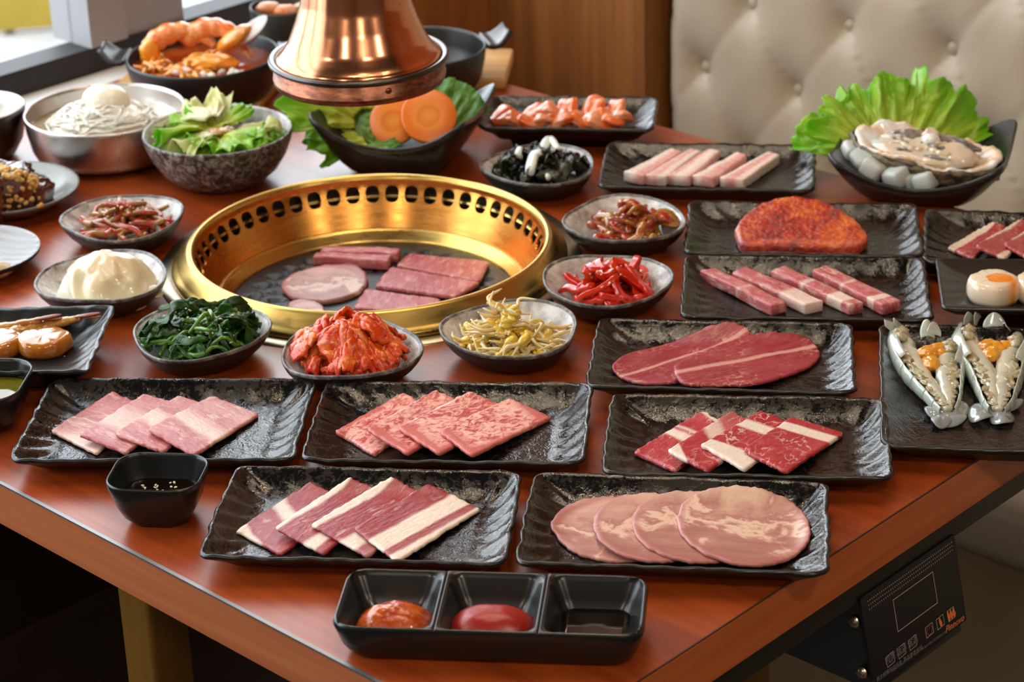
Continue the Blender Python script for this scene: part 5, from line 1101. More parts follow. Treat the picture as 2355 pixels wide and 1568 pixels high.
for k,(x,y,z,r) in enumerate(((-.034,.004,.060,.4),(-.031,.010,.058,1.0),(-.036,-.002,.056,.1))):
    V,F,uv=ribbon(.024,.006,k,.2,.2,5,10,.0012); o=obj('cucumber_shred',V,F,M['spin'],None,uv=uv,loc=W3((sc_[0]+x,sc_[1]+y,z))); o.rotation_euler=(.4,.3,r); tag(o,'dark green cucumber shred beside the half egg','cucumber','cucumber shreds on the noodles')
# far left dark bowl
lb,lc,lR=roundpot('soup_bowl','dark metal bowl of milky soup cut by the left border','bowl',-62,245,234,.062,[(.02,.02),(.6,.022),(.85,.036),(.95,.058),(.985,.062),(1,.060),(.985,.045),(.90,.022),(.74,.006),(.6,0),(.02,0)],[M['bowlsteel'],plain('dark_metal',(.10,.085,.08),.28,1)],4)
tag(obj('milky_soup',*lathe([(.001,0),(lR*.9,0),(lR*.88,-.006),(.001,-.006)],64),plain('milky_soup',(.62,.55,.48),.1),None,loc=W3((lc[0],lc[1],.048))),'milky soup in the dark bowl at the left border','soup')
# granite salad bowl
sa,ac,aR=roundpot('salad_bowl','speckled granite look bowl filled with dressed lettuce','bowl',500,297,346,.062,[(.02,.012),(.4,.013),(.62,.02),(.80,.034),(.92,.05),(.965,.060),(.98,.0622),(.995,.0615),(1.0,.059),(.975,.050),(.90,.034),(.78,.018),(.62,.006),(.46,0),(.02,0)],[M['speckle'],M['granite']],6)
def apos(c,x,y,z): return W3((c[0]+x,c[1]+y,z))
class _B: pass
SB=_B(); SB.R=aR; SB.c=ac; SB.z=lambda r:.016; SB.P=lambda x,y,z:apos(ac,x,y,z)
pr=[]
for k in range(6):
    V,F,uv=leaf(.045+.004*k,1.5,.13,50+k,.5,60,16,.2,.16); pr.append(obj('lettuce_piece',V,F,M['lett' if k<5 else 'cabb'],uv=uv))
m=Many(pr,'torn green lettuce piece in the granite salad bowl','lettuce','lettuce in the salad bowl')
SP=dict(pr=[0,.4,.62,.80,.92,.96],pz=[.014,.014,.021,.035,.051,.06])
for i in range(34):
    t=i/34; r=.048*math.sqrt(rng.random()) if i<20 else .060*rng.random()**.4; th=rng.random()*6.28; x,y=r*math.cos(th),r*math.sin(th); hm=.078-.018*(r/.06)**2
    rot=(rng.uniform(.3,1.2),rng.uniform(-.5,.5),th-1.57+rng.uniform(-.6,.6)); sc=rng.uniform(.7,.95)
    if i<16: rot=(rng.uniform(-.3,.5),rng.uniform(-.5,.5),rng.random()*6.3)
    p=SB.P(x*.55,y*.55,.022+(hm-.040)*(.3+.7*t)); q=settle(pr[m.i%6],SB,p,rot,sc,**SP); m.put(q,rot,sc)
for i,(x,y,z,rz_) in enumerate(((-.010,-.030,.050,10),(-.018,-.026,.046,-20),(.002,-.034,.044,40))): put_leaf(apos(ac,x,y,z),(R(-50),R(0),R(rz_)),(.034,1.6,.05,80+i),'cabb','pale ribbed cabbage piece at the front of the salad','cabbage','cabbage_piece','cabbage in the salad bowl',nu=40,nv=12,cup=.5)
dr=glossy('brown_dressing',(.30,.10,.02),(.52,.34,.12),70,.1)
for i,(x,y,z,rx,ry) in enumerate(((.004,-.012,.064,.018,.010),(.018,-.024,.054,.013,.008))):
    V,F=blob(rx,ry,.0030,.7,2.6,i,30,14); o=obj('salad_dressing',V,F,dr,None,loc=apos(ac,x,y,z)); tag(o,'glossy brown dressing dribbled over the lettuce','dressing','dressing on the salad')
# boards and cast iron pans
def board(name,px,py,lx,ly,h,rot,label,handle=False):
    c=at(px,py,0); V,F=box(-lx/2,lx/2,-ly/2,ly/2,0,h,.003); t=thing(name,label,'board',W3((c[0],c[1],0)),R(rot)); obj('board',V,F,M['board'],t)
    if handle: V,F=box(lx/2-.004,lx/2+.055,-.022,.022,.001,h-.001,.003); obj('handle',V,F,M['board'],t)
    return c
board('wooden_trivet',460,205,.205,.165,.012,-12,'orange wooden trivet under the seafood stew pan')
board('wooden_trivet',1060,172,.125,.12,.016,-6,'pale wooden trivet with a square end under the pan behind the hood')
def panlug(t,Rr,z,ang,L=.034):
    def fn(u,v):
        x=(u-.5)*2; w_=.026*(1-.35*v)+.004*np.sin(v*3.1); r=Rr*.985+L*v; zz=z-.002+.012*v**1.2-.007*np.sin(v*np.pi)*1.0+.004*x**2*v
        return r*np.ones_like(u),x*w_,zz
    V,F=grid(fn,14,12,.006); c,s=math.cos(ang),math.sin(ang); obj('lug_handle',np.column_stack([V[:,0]*c-V[:,1]*s,V[:,0]*s+V[:,1]*c,V[:,2]]),F,M['pan'],t)
PANP=[(.02,.018),(.76,.018),(.86,.022),(.93,.04),(.965,.058),(.975,.061),(.99,.0615),(1.0,.059),(.98,.045),(.92,.022),(.86,.0145),(.80,.013),(.02,.013)]
p1_,c1,R1=roundpot('cast_iron_pan','black cast iron pan with two lug handles full of red seafood stew','pan',465,123,352,.0615,PANP,[M['pan'],M['pan']],7)
panlug(p1_,R1,.058,R(176)); panlug(p1_,R1,.058,R(8))
p2_,c2,R2=roundpot('cast_iron_pan','black cast iron pan behind the copper hood, one handle showing','pan',968,105,300,.063,[(r,z+.0015) for r,z in PANP],[M['pan'],M['pan']],7)
panlug(p2_,R2,.060,R(14))
tag(obj('stew_broth',*lathe([(.001,0),(R1*.94,0),(R1*.93,-.002),(.001,-.002)],80),glossy('red_stew',(.42,.03,.004),(.50,.10,.01),40,.06,.3),None,loc=W3((c1[0],c1[1],.047))),'red orange stew broth in the two-handled pan','broth')
M['noodo']=noisy('stew_noodle',(.72,.34,.05),(.66,.22,.02),50,.25,Coat_Weight=.4); M['shr']=noisy('cooked_shrimp',(.74,.14,.025),(.80,.34,.12),55,.2,.4,.6,.2,120,.001,Coat_Weight=.5); M['squid']=noisy('orange_seafood',(.85,.34,.015),(.78,.22,.015),60,.25,bump=.5,bscale=120,dist=.002,Coat_Weight=.4)
pr=[obj('stew_noodle',*bent(.045,.0032,b,k+40,8,14,1,.9,.5),M['noodo']) for k,b in enumerate((.5,-.6,.9))]
m=Many(pr,'thick orange noodle in the seafood stew','noodle','noodles in the stew')
for k in range(30): m.put(apos(c1,rng.uniform(-.066,.008),rng.uniform(-.05,.012),.050+rng.uniform(0,.008)),(rng.uniform(-.2,.2),rng.uniform(-.2,.2),rng.random()*6),rng.uniform(.8,1.1))
def shrimp_cooked(L,r,arc,seed):
    n=28; t=np.linspace(0,1,n); a_=-arc/2+arc*t; P=np.column_stack([L*np.sin(a_),L*(np.cos(a_)-.5),.004*np.sin(t*3)]); rad=r*np.interp(t,[0,.1,.3,.7,.92,1],[.55,.95,1,.75,.45,.35])*(1+.06*np.sign(np.sin(t*38)))
    return tube(P,rad,14)
for i,(x,y,z,L,rot,lb) in enumerate(((-.028,.016,.060,.050,(R(50),0,R(10)),'curved orange shrimp lying across the back of the stew'),(.012,.020,.064,.046,(R(55),0,R(-12)),'curved orange shrimp beside the mussel in the stew'))):
    t=thing('cooked_shrimp',lb,'shrimp',apos(c1,x,y,z)); t.rotation_euler=rot; obj('body',*shrimp_cooked(L,.0135,2.0,i),M['shr'],t)
    for s_ in(-1,1):
        V,F=blob(.010,.004,.0016,.1,2,3,14,8); c,sn=math.cos(-.7+s_*.35),math.sin(-.7+s_*.35); obj('tail_fin',np.column_stack([V[:,0]*c-V[:,1]*sn+L*math.sin(1.0)+.006,V[:,0]*sn+V[:,1]*c+L*(math.cos(1.0)-.5)-.008,V[:,2]]),F,M['shr'],t)
V,F=blob(.034,.014,.010,.35,2.6,5,36,20); tag(obj('seafood_piece',V,F,M['squid'],None,loc=apos(c1,.012,-.022,.056)),'crinkled yellow orange seafood piece at the middle of the stew','seafood')
V,F=blob(.012,.008,.022,.3,2.6,8,20,14); tag(obj('seafood_piece',V,F,M['squid'],None,loc=apos(c1,-.064,.002,.060)),'upright orange piece at the left rim of the stew','seafood')
V,F=blob(.014,.009,.005,.2,2,11,20,12); tag(obj('squid_piece',V,F,plain('pale_squid',(.62,.45,.45),.2),None,loc=apos(c1,-.022,-.042,.053)),'pale pinkish squid piece at the front of the stew','seafood')
mu=thing('mussel','open mussel with orange flesh and white shell at the right of the stew','mussel',apos(c1,.048,.008,.078)); mu.rotation_euler=(R(28),R(-32),R(-22))
def mus(s_):
    def fn(u,v):
        a_=u*2*np.pi; r=v**.8; return .034*r*np.cos(a_)+.004*r*r,.019*r*np.sin(a_)*(1+.25*np.cos(a_)),s_*(.012*(1-r*r))
    return grid(fn,40,10,.0014)
V,F=mus(-1); obj('shell',V+np.array([.004,.006,-.002]),F,plain('mussel_shell_inside',(.62,.62,.60),.2),mu)
V,F=blob(.029,.0125,.010,.16,1.8,4,32,20); obj('flesh',V+np.array([-.004,-.004,.006]),F,noisy('mussel_flesh',(.80,.32,.04),(.62,.20,.02),50,.15,bump=.3,bscale=90,dist=.002,Coat_Weight=.5),mu)
gb=plain('onion_bit',(.66,.60,.52),.2)
pr=[obj('stew_bit',*blob(.006,.005,.003,.3,2,k,12,8),gb) for k in range(2)]; m=Many(pr,'pale vegetable bit floating in the front of the stew','vegetable','pale bits in the stew')
for k in range(12): m.put(apos(c1,rng.uniform(.0,.062),rng.uniform(-.062,-.040)*(1 if k%2 else .9),.049),(rng.random(),rng.random(),rng.random()*6),1)
pr=[obj('meatball',*blob(.014,.013,.012,.1,2,k,20,14),noisy('orange_meatball',(.72,.27,.05),(.66,.36,.14),60,.2,Coat_Weight=.5)) for k in range(2)]
m=Many(pr,'orange glazed ball in the pan behind the hood','food ball','glazed balls in the pan behind the hood')
for x,y in((.030,-.012),(.040,-.034),(.012,-.020),(.014,-.045),(-.012,-.03),(.002,.005),(-.03,.01),(.030,-.052)): m.put(apos(c2,x,y,.030),(0,0,rng.random()*6),rng.uniform(.9,1.1))
# stone pot at the top edge
c=at(652,12,.075); k_=mpp(c); Rp=78*k_
po_=thing('stone_pot','dark stone pot on a round stand at the top edge','pot',W3((c[0],c[1],0)))
obj('pot_body',*lathe([(.001,.03),(.8*Rp,.032),(.93*Rp,.06),(.95*Rp,.074),(.985*Rp,.076),(1.0*Rp,.073),(.985*Rp,.05),(.93*Rp,.026),(.7*Rp,.017),(.001,.017)],72),plain('dark_stoneware',(.035,.035,.035),.4),po_)
obj('stand',*lathe([(.001,.016),(1.02*Rp,.016),(1.10*Rp,.024),(1.17*Rp,.026),(1.19*Rp,.022),(1.10*Rp,.010),(1.0*Rp,0),(.001,0)],72),plain('dark_stand',(.05,.05,.052),.3),po_)
tag(obj('pot_stew',*lathe([(.001,0),(.93*Rp,0),(.9*Rp,-.004),(.001,-.004)],64),glossy('pot_stew_red',(.35,.05,.01),(.42,.16,.03),50,.1),None,loc=W3((c[0],c[1],.066))),'reddish stew filling the stone pot','stew')
pr=[obj('crab_piece',*blob(.016,.009,.008,.2,2,k,20,12),noisy('orange_crab',(.78,.18,.03),(.75,.45,.28),45,.25)) for k in range(2)]+[obj('mushroom_piece',*blob(.014,.008,.007,.2,2,k+5,18,12),plain('pale_mushroom',(.58,.45,.32),.4)) for k in range(1)]
for i,(x,y,l) in enumerate(((.004,-.012,'orange crab piece at the front of the stone pot'),(-.020,.004,'orange crab piece at the left of the stone pot'),(.026,.0,'pale mushroom piece at the right of the stone pot'))):
    pr[i].location=W3((c[0]+x,c[1]+y,.071)); tag(pr[i],l,'seafood' if i<2 else 'mushroom')
# plates at the left border
def rplate(name,label,cx,cy,w,zr,prof,mat,mats2,cut,ridge=0):
    c=at(cx,cy,zr); Rr=w*mpp(c)/2; a=np.linspace(0,2*np.pi,160,endpoint=False); rs=[]
    for i,(r,z) in enumerate(prof): 
        x,y=r*Rr*np.cos(a),r*Rr*np.sin(a); rs.append(np.column_stack([x,y,np.full(160,z)]))
    V,F=loft(rs); mi=[]
    for i in range(len(prof)-1): mi+=[0 if i<cut else 1]*160
    return tag(obj(name,V,F,[mat,mats2],None,mi=mi+[0,1],loc=W3((c[0],c[1],0))),label,'plate'),c[:2],Rr
g=G('grey_green_glaze',(.30,.31,.30),.16); v=g.co(); n=g.noise(v,60,5,.7); g.set('Base Color',g.mix(n,(.13,.14,.13),(.24,.24,.23))); M['greyp']=g.m
_,rc,rR=rplate('round_plate','round grey plate with glazed ribs at the left border',15,428,332,.024,[(.01,.010),(.5,.010),(.64,.0115),(.78,.0165),(.95,.0225),(.985,.024),(1,.023),(.985,.020),(.78,.010),(.6,.003),(.55,0),(.01,0)],M['greyp'],plain('brown_clay',(.11,.08,.055),.5),6)
g=G('sticky_glaze',(.10,.012,.005),.12); v=g.co(); n=g.noise(v,45,5,.6); g.set('Base Color',g.ramp(n,[(.35,(.022,.004,.003)),(.55,(.085,.011,.004)),(.72,(.22,.045,.010))])); g.bump(n,.7,.004); g.set('Coat Weight',.8); g.set('Coat Roughness',.06); M['glaze']=g.m
for i,(px,py,sx,sy,sz,ro_,l) in enumerate(((50,440,.032,.019,.019,-.25,'glossy dark rib chunk nearest the plate edge at the left border'),(2,436,.036,.024,.028,.2,'glossy dark rib chunk topped with nuts cut by the left border'),(-50,455,.03,.03,.025,0,'glossy dark rib chunk mostly outside the left border'))):
    V,F=blob(sx,sy,sz,.24,2.6,i+3,56,36,.42,None,4); p=at(px,py,.010+sz*.9); o=obj('glazed_rib',V,F,M['glaze'],None,loc=W3(p)); o.rotation_euler=(0,.12,ro_); tag(o,l,'rib','glazed ribs')
pr=[obj('nut_crumb',*blob(.003,.0025,.002,.3,2,k,9,6),plain('chopped_nut',(.62,.36,.10),.4)) for k in range(2)]; m=Many(pr,'chopped nut crumb scattered over the glazed ribs','nut','nut crumbs on the ribs')
NUT=m
g=G('white_ridged_glaze',(.30,.30,.31),.2); M['whitep']=g.m
c=at(-62,574,.022); Rr=152*mpp(c)
def fnp(u,v):
    a_=u*2*np.pi; r=v; x,y=r*Rr*np.cos(a_),r*Rr*np.sin(a_); z=.008+.014*np.clip((r-.45)/.55,0,1)**1.6+.0013*np.sin((x*.5+y*.87)*620)*sst(.25,.5,r)*sst(1.,.93,r); return x,y,z
V,F=grid(fnp,220,90); rw=[V[i*220:(i+1)*220][:-1] for i in range(90)]; a=np.linspace(0,2*np.pi,220)[:-1]
o2=[np.column_stack([r*Rr*np.cos(a),r*Rr*np.sin(a),np.full(219,z)]) for r,z in((1.008,.021),(1.0,.0185),(.8,.008),(.55,.002),(.5,0))]
V,F=loft(rw[1:]+o2); mi=[0]*(88*219)+[1]*(5*219)+[0,1]; tag(obj('ridged_plate',V,F,[M['whitep'],M['outside']],None,mi=mi,loc=W3((c[0],c[1],0))),'white ridged round plate with dark underside at the left border','plate')
V,F=blob(.02,.012,.008,.3,2,4,24,14); tag(obj('dumpling',V,F,noisy('brown_dumpling',(.40,.26,.12),(.52,.38,.2),50,.35),None,loc=W3(at(-14,622,.014))),'small brown food piece on the white ridged plate','food')
# ------------------------------------------------------------------ soy marinated seafood on the left plate
PN=PL['N']; M['amber']=noisy('amber_scallop',(.36,.095,.004),(.44,.16,.014),45,.14,bump=.35,bscale=110,dist=.0016,Coat_Weight=.7,Coat_Roughness=.06,Subsurface_Weight=.2,Specular_IOR_Level=.6)
def scallop(r,h,seed,rx=1.0):
    a_=np.linspace(0,2*np.pi,56,endpoint=False); k=1+.05*fbm(np.cos(a_)*2,np.sin(a_)*2,0,seed); rs=[]
    for q,z in((.02,0),(.8,0),(.93,.06),(1,.28),(1.01,.55),(.97,.8),(.9,.94),(.78,1.0),(.5,1.02),(.02,1.02)): rs.append(np.column_stack([r*rx*q*k*np.cos(a_),r*q*k*np.sin(a_),h*z*np.ones(56)+.0015*fbm(np.cos(a_)*q*3,np.sin(a_)*q*3,0,seed+2)*(z>.5)]))
    return loft(rs)
for px,py,l,sd in((104,806,'amber soy marinated scallop at the front right of the left plate',1),(-6,810,'amber soy marinated scallop cut by the left border',2)):
    o=obj('marinated_scallop',*scallop(.023,.0165,sd,1.12),M['amber'],None,loc=W3(at(px,py,PN.fl))); tag(o,l,'scallop','soy marinated scallops')
M['mprawn']=noisy('marinated_prawn',(.30,.11,.012),(.44,.22,.05),60,.15,bump=.3,bscale=120,dist=.0012,Coat_Weight=.6)
for i,(p0,p1,l) in enumerate((((10,772),(216,736),'soy marinated prawn with a red tail tip pointing right'),((-110,784),(128,740),'soy marinated prawn lying behind the other prawn'))):
    a0=at(*p0,PN.fl+.007)[:2]; a1=at(*p1,PN.fl+.014)[:2]; d=a1-a0; L=np.linalg.norm(d); t=thing('marinated_prawn',l,'prawn',W3((a0[0],a0[1],PN.fl)),math.atan2(d[1],d[0]),'soy marinated prawns')
    s_=np.linspace(0,1,30); P=np.column_stack([L*.86*s_,.006*np.sin(s_*3),.0075+.010*s_**2]); V,F=tube(P,.0085*np.interp(s_,[0,.1,.5,1],[.6,1,.85,.42])*(1-.07*np.sign(np.sin(s_*30))),12,True,.85); obj('body',V,F,M['mprawn'],t)
    for q in(-1,1):
        V,F=blob(.014,.0035,.0012,.1,2,q+3,16,8); c,sn=math.cos(q*.16),math.sin(q*.16); obj('tail_fin',np.column_stack([V[:,0]*c-V[:,1]*sn+L*.93,V[:,0]*sn+V[:,1]*c,V[:,2]+.019+q*.001]),F,plain('tail_fin_red',(.22,.05,.025),.25),t)
rs=[]; a_=np.linspace(0,2*np.pi,80,endpoint=False); k=1+.14*fbm(np.cos(a_)*1.7,np.sin(a_)*1.7,0,3)
for q,z in((.02,0),(.9,0),(1,-.0006),(.98,-.001),(.02,-.001)): rs.append(np.column_stack([.055*q*k*np.cos(a_),.026*q*k*np.sin(a_),np.full(80,z)]))
tag(obj('soy_marinade',*loft(rs),soy,None,loc=W3((*at(85,800,PN.fl)[:2],PN.fl+.0012))),'thin pool of dark soy marinade on the left plate','sauce')
# scallops on the raised plate at the right
PLl=PL['L']; g=G('raw_scallop',(.78,.66,.52),.14); v=g.co(); s3=g.sep(v); n=g.noise(v,60,3); 
k1=g.math('ADD',g.math('MULTIPLY',s3[0],70.),g.math('MULTIPLY',n,1.3)); k2=g.math('MULTIPLY_ADD',n,1.4,g.math('MULTIPLY',s3[1],-55.))
dx=g.math('MULTIPLY_ADD',s3[0],75.,-.35); dy=g.math('MULTIPLY_ADD',s3[1],95.,.25); dd=g.math('MULTIPLY_ADD',n,.9,g.math('SQRT',g.math('ADD',g.math('MULTIPLY',dx,dx),g.math('MULTIPLY',dy,dy))))
top=g.math('MULTIPLY',g.ramp(g.math('MULTIPLY',dd,.5),[(.66,1.),(.70,0.)]),g.math('GREATER_THAN',s3[2],.017))
drip=g.math('MULTIPLY',g.ramp(g.math('ABSOLUTE',g.math('ADD',s3[0],g.math('MULTIPLY_ADD',n,.006,-.018))),[(.0030,1.),(.0045,0.)]),g.math('LESS_THAN',s3[1],0.))
g.set('Base Color',g.mix(g.math('MAXIMUM',top,drip),(.76,.62,.47),(.82,.24,.008))); g.set('Subsurface Weight',.25); g.set('Subsurface Scale',.006); g.set('Coat Weight',.6); g.set('Coat Roughness',.06); g.bump(g.noise(v,90,3),.2,.001)
for px,l in((2283,'pale raw scallop with orange sauce on its top'),(2392,'second raw scallop cut by the right border')):
    tag(obj('raw_scallop',*scallop(.0245,.0225,px),g.m,None,loc=W3(at(px,688,PLl.fl))),l,'scallop')
# orange chicken pieces on the raised plate
PJ=PL['J']; M['chick']=noisy('marinated_chicken',(.76,.12,.012),(.70,.25,.12),40,.14,.42,.6,.4,110,.0016,Coat_Weight=.7,Coat_Roughness=.06,Subsurface_Weight=.15)
j6=lambda x,y:(1100+x/5.607,210+y/5.607)
pr=[]
for k in range(4):
    q=random.Random(k); V,F=blob(.021,.013,.008,.38,1.7,k+2,32,20); V[:,2]+=.006*np.sin(V[:,0]*110+k); pr.append(obj('chicken_piece',V,F,M['chick']))
m=Many(pr,'glossy orange marinated chicken piece on the raised plate','chicken','marinated chicken pieces')
for i,(x,y,z,r) in enumerate(((270,330,.010,.4),(380,400,.007,-.3),(500,370,.008,.2),(640,400,.008,-.5),(700,300,.011,.3),(870,280,.014,-.4),(850,400,.008,.1),(990,350,.009,.6),(1150,260,.015,1.2),(1100,400,.009,.0),(1230,350,.009,.8),(1330,410,.008,-.2),(1480,260,.016,.9),(1450,380,.010,.1),(1600,330,.010,.5),(1560,430,.007,-.1),(1780,290,.014,1.0),(1800,370,.009,.2),(1700,400,.008,-.4))):
    p=at(*j6(x,y),PJ.fl+z); m.put(W3(p),(rng.uniform(-.3,.3),rng.uniform(-.4,.4),r),rng.uniform(.8,1.05))
# ------------------------------------------------------------------ split prawns
PM=PL['M']; zf=PM.fl
def pshell(name,a,b): 
    g=G(name,a,.12); v=g.co(); n=g.noise(v,50,5,.6,.4,w=g.math('MULTIPLY',g.rnd(),9.)); g.set('Base Color',g.mix(g.ramp(n,[(.38,0.),(.66,1.)]),a,b)); g.bump(g.noise(v,120,4),.35,.0016); g.set('Coat Weight',.7); g.set('Coat Roughness',.05); g.set('Subsurface Weight',.15); g.set('Subsurface Scale',.005); return g.m
M['psh']=pshell('prawn_shell',(.50,.54,.47),(.34,.40,.37)); M['pmeat']=pshell('prawn_meat',(.58,.54,.42),(.46,.46,.38)); M['pleg']=pshell('prawn_membrane',(.28,.21,.09),(.54,.50,.36)); M['roe']=pshell('prawn_roe',(.72,.36,.03),(.62,.20,.01))
g=G('clear_tail',(.62,.68,.70),.08); g.set('Transmission Weight',.6); g.set('IOR',1.3); g.set('Coat Weight',1.); v=g.co(); g.bump(g.noise(g.map(v,(1,.3,1)),160,2),.4,.001); M['ptail']=g.m
c8=lambda x,y:(1855+x/4.238,680+y/4.238)
def prawn(label,Lp,Rp_,roe,tail,spikes,pale=0):
    o3=at(*c8(*tail[0][:2]),zf); t=thing('split_prawn',label,'prawn',W3((o3[0],o3[1],zf)),0,None)
    loc=lambda p,z=0:np.array([*(at(*c8(*p),zf+z)[:2]-o3[:2]),z])
    for side,PP in((-1,Lp),(1,Rp_)):
        n=46; C=spline([loc(p[:2],.009) for p in PP],n); Rw=np.interp(np.linspace(0,1,n),np.linspace(0,1,len(PP)),[p[2] for p in PP])
        T=np.gradient(C,axis=0); T/=np.linalg.norm(T,axis=1)[:,None]; X=np.cross(T,(0,0,1)); X/=np.linalg.norm(X,axis=1)[:,None]
        if X[n//2][0]*side<0: X=-X        # X points outward
        # meat: rounded trough towards the middle
        rings=[]; aa_=np.linspace(0,2*np.pi,14,endpoint=False)
        for i in range(n):
            w_=Rw[i]*.85; rings.append(C[i]-X[i]*Rw[i]*.25+np.outer(np.cos(aa_)*w_*.8,X[i])+np.outer(np.sin(aa_)*w_*.62+w_*.05,(0,0,1)))
        V,F=loft(rings); V[:,2]=np.maximum(V[:,2],.0006); V+=.0012*np.stack([fbm(V[:,0]*150,V[:,1]*150,k,3) for k in range(3)],1); V[:,2]=np.maximum(V[:,2],.0004); obj('meat_half',V,F,M['pmeat'],t)
        # shell plates overlapping along the outside
        cuts=np.linspace(int(n*.30),n-1,6).astype(int); segs=[(0,int(n*.40))]+[(max(0,cuts[k]-1),min(n-1,cuts[k+1]+2)) for k in range(5)]
        for kk,(i0,i1) in enumerate(segs):
            if i1-i0<3: continue
            def fn(u,v,i0=i0,i1=i1,kk=kk):
                idx=i0+(i1-i0)*v; c_=np.stack([np.interp(idx,range(n),C[:,q]) for q in range(3)],-1); x_=np.stack([np.interp(idx,range(n),X[:,q]) for q in range(3)],-1); w_=np.interp(idx,range(n),Rw)*(1.02+.05*np.sin(v*np.pi)+(.10*v if kk else .03*np.sin(v*3)))
                an=-.55+u*(1.75 if kk==0 else 1.25); p=c_+x_*(np.cos(an)*w_)[...,None]; z=np.maximum(.0005,p[...,2]+np.sin(an)*w_*.9); return p[...,0],p[...,1],z
            V,F=grid(fn,14,14,.0007); V+=.0005*np.stack([fbm(V[:,0]*220,V[:,1]*220,q,4+kk) for q in range(3)],1); V[:,2]=np.maximum(V[:,2],.0003); obj('carapace' if kk==0 else 'shell_plate',V,F,M['psh'],t)
        # folded membrane and leg stumps between
        for k in range(10):
            q=random.Random(k*7+side); i=min(int(n*(.34+.062*k)),n-1); f_=q.uniform(.45,1.0); V,F=blob(Rw[i]*.9*f_,Rw[i]*.5*f_,Rw[i]*.22*f_,.9,2.8,k+(side+1)*10,18,12); V=V+X[i]*Rw[i]*q.uniform(-.3,.2); a0=math.atan2(T[i][1],T[i][0])+q.uniform(-.7,.7); c,s=math.cos(a0),math.sin(a0)
            obj('membrane',np.column_stack([V[:,0]*c-V[:,1]*s,V[:,0]*s+V[:,1]*c,V[:,2]])+C[i]+X[i]*Rw[i]*.22+np.array([0,0,Rw[i]*.42]),F,M['pleg'],t)
    for k,(x,y,rx,ry) in enumerate(roe):
        V,F=blob(rx,ry,.006,.35,1.8,k+2,26,16); obj('roe',V+loc((x,y),.013),F,M['roe'],t)
    for k,(x,y,rx,ry,ro_) in enumerate(tail):
        def fn(u,v,rx=rx,ry=ry):
            a2=u*2*np.pi; return rx*v*np.cos(a2),ry*v*np.sin(a2)*(1+.2*np.cos(a2)),.0035*(1-v*v)+.0025*v*np.sin(a2*2+k)
        V,F=grid(fn,30,8,.0009); c,s=math.cos(ro_),math.sin(ro_); obj('tail_fan',np.column_stack([V[:,0]*c-V[:,1]*s,V[:,0]*s+V[:,1]*c,V[:,2]+.0035])+loc((x,y),0),F,M['ptail'],t)
    for k,(x0,y0,x1,y1,wd) in enumerate(spikes):   # head spikes standing against the back rim
        a0,a1=loc((x0,y0),.014),loc((x1,y1),.026); d=a1-a0; L=np.linalg.norm(d); d/=L; sd=np.cross(d,(0,-.5,.85)); sd/=np.linalg.norm(sd)
        def fn(u,v,wd=wd): 
            x=(u-.5)*wd*(1-.45*v)*(1+.3*np.sin(v*3)); p=a0+d*(v*L)[...,None]+sd*x[...,None]; return p[...,0],p[...,1],p[...,2]+.003*np.cos((u-.5)*3)
        V,F=grid(fn,8,10,.0008); obj('head_shell',V,F,M['psh'],t)
    for k in range(9):                                  # ragged flesh at the head end
        q=random.Random(k); i=q.choice((Lp,Rp_)); x,y=i[0][0]+q.uniform(-30,60)*(1 if i is Lp else -1),i[0][1]+q.uniform(-20,90); V,F=blob(.0055,.0045,.004,.5,2.4,k,14,9); obj('flesh_scrap',V+loc((x,y),.018),F,M['pleg'],t)
prawn('split raw prawn on the left, orange roe and head shell folded back',[(905,345,.0085),(930,470,.0125),(985,610,.0135),(1085,770,.0125),(1190,900,.0105),(1290,1030,.008),(1355,1120,.005)],[(1440,450,.0085),(1440,560,.0125),(1390,680,.0135),(1385,800,.0125),(1395,910,.0105),(1410,1010,.008),(1395,1110,.005)],
      [(1190,560,.012,.010),(1270,560,.013,.009),(1215,660,.008,.014),(1290,520,.012,.007)],[(1300,1190,.016,.011,2.0),(1470,1160,.015,.009,1.0),(1380,1250,.016,.009,.2),(1310,1265,.010,.008,.9)],[(905,340,760,265,.013),(930,330,850,245,.010),(1180,420,1170,255,.013),(1240,410,1235,280,.013)])
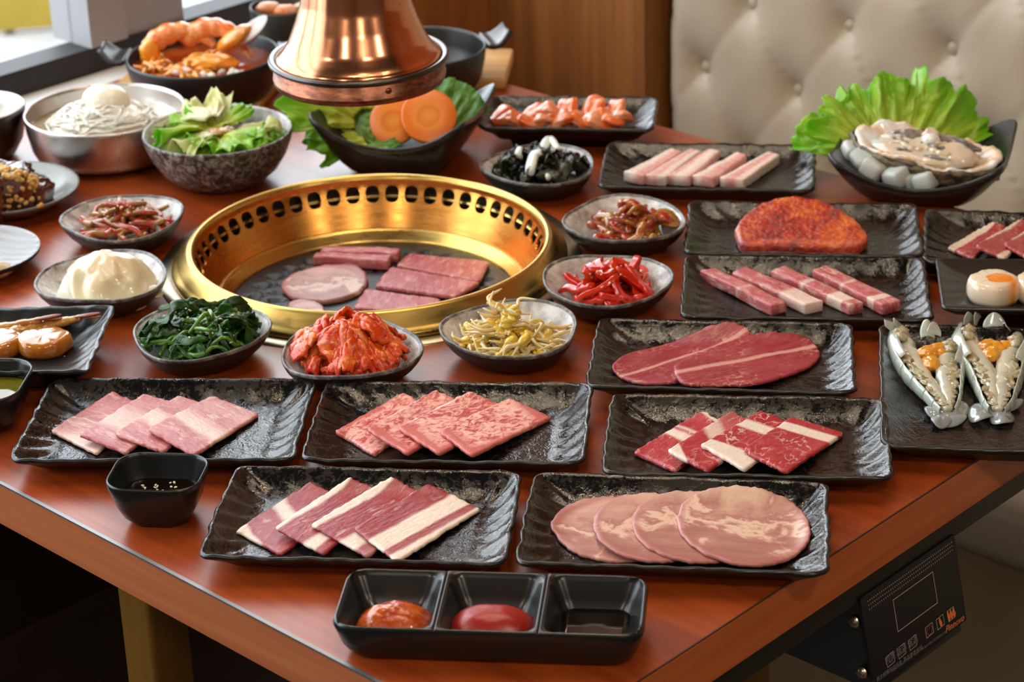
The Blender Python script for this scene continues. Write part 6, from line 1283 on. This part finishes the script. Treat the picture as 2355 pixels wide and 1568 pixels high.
prawn('split raw prawn on the right, yellow head juices showing, cut near the border',[(1560,330,.009),(1560,470,.0135),(1620,610,.014),(1720,760,.0130),(1770,900,.011),(1800,1030,.008),(1830,1110,.005)],[(2080,400,.009),(2060,520,.0135),(1990,650,.014),(1960,790,.013),(1935,920,.011),(1920,1040,.008),(1880,1120,.005)],
      [(1770,500,.011,.010),(1850,520,.013,.011),(1950,500,.013,.010),(1800,580,.010,.010)],[(1700,1190,.017,.011,1.1),(1900,1230,.015,.010,1.3),(1960,1110,.016,.006,.5),(1830,1180,.007,.014,0)],[(1590,290,1570,190,.014),(1680,270,1650,175,.014),(1620,190,1540,140,.004),(1830,330,1830,190,.020),(1960,330,1930,290,.008)])
# ------------------------------------------------------------------ crumbs and seeds, scattered last
nuts=[]
for k in range(90):
    px=rng.uniform(0,88); py=388+px*.33+rng.uniform(-9,14)
    nuts.append(hit(px,py))
for k in range(26): nuts.append(hit(rng.uniform(2,100),rng.uniform(430,478)))
sd={'SEED_D1':[hit(rng.uniform(262,315),rng.uniform(466,485)) for _ in range(9)],'SEED_D3':[hit(rng.uniform(400,540),rng.uniform(708,790)) for _ in range(22)],'SEED_D6':[hit(rng.uniform(1340,1450),rng.uniform(608,640)) for _ in range(9)]}
SEED_D1,SEED_D3,SEED_D6=sd['SEED_D1'],sd['SEED_D3'],sd['SEED_D6']
for p in nuts: NUT.put(p+Vector((0,0,.001)),(rng.random()*3,rng.random()*3,0),rng.uniform(.6,1.25))
seeds('sesame seed sprinkled on the garlic stems','sesame on the garlic stems',SEED_D1)
seeds('sesame seed sprinkled on the spinach','sesame on the spinach',SEED_D3)
seeds('sesame seed on the red radish strips','sesame on the radish',SEED_D6)
seeds('sesame seed on the dressed salad','sesame on the salad',[hit(rng.uniform(430,580),rng.uniform(275,330)) for _ in range(14)])
onp=lambda pts,dz:np.array([np.array(hit(x,y))+np.array([0,-.001,dz]) for x,y in pts])
for pts,rad,l in (([(1284,338),(1264,336),(1242,346),(1228,366),(1219,392),(1223,412)],(.0035,.0055,.0062,.003),'large white onion crescent on top of the seaweed'),([(1196,345),(1192,358),(1200,372)],(.003,.0038,.0036,.003),'small white onion piece left of the large crescent'),([(1258,405),(1262,414),(1266,419)],(.002,.003,.003,.002),'thin white onion strand at the front of the seaweed')):
    P=spline(onp(pts,.003),24); P[:,2]=np.convolve(np.pad(P[:,2],4,mode='edge'),np.ones(9)/9,'valid'); c=P.mean(0); tag(obj('onion_slice',*tube(P-c,np.interp(np.linspace(0,1,24),[0,.3,.75,1],rad),12,True,.7),M['onion'],None,loc=c),l,'onion')
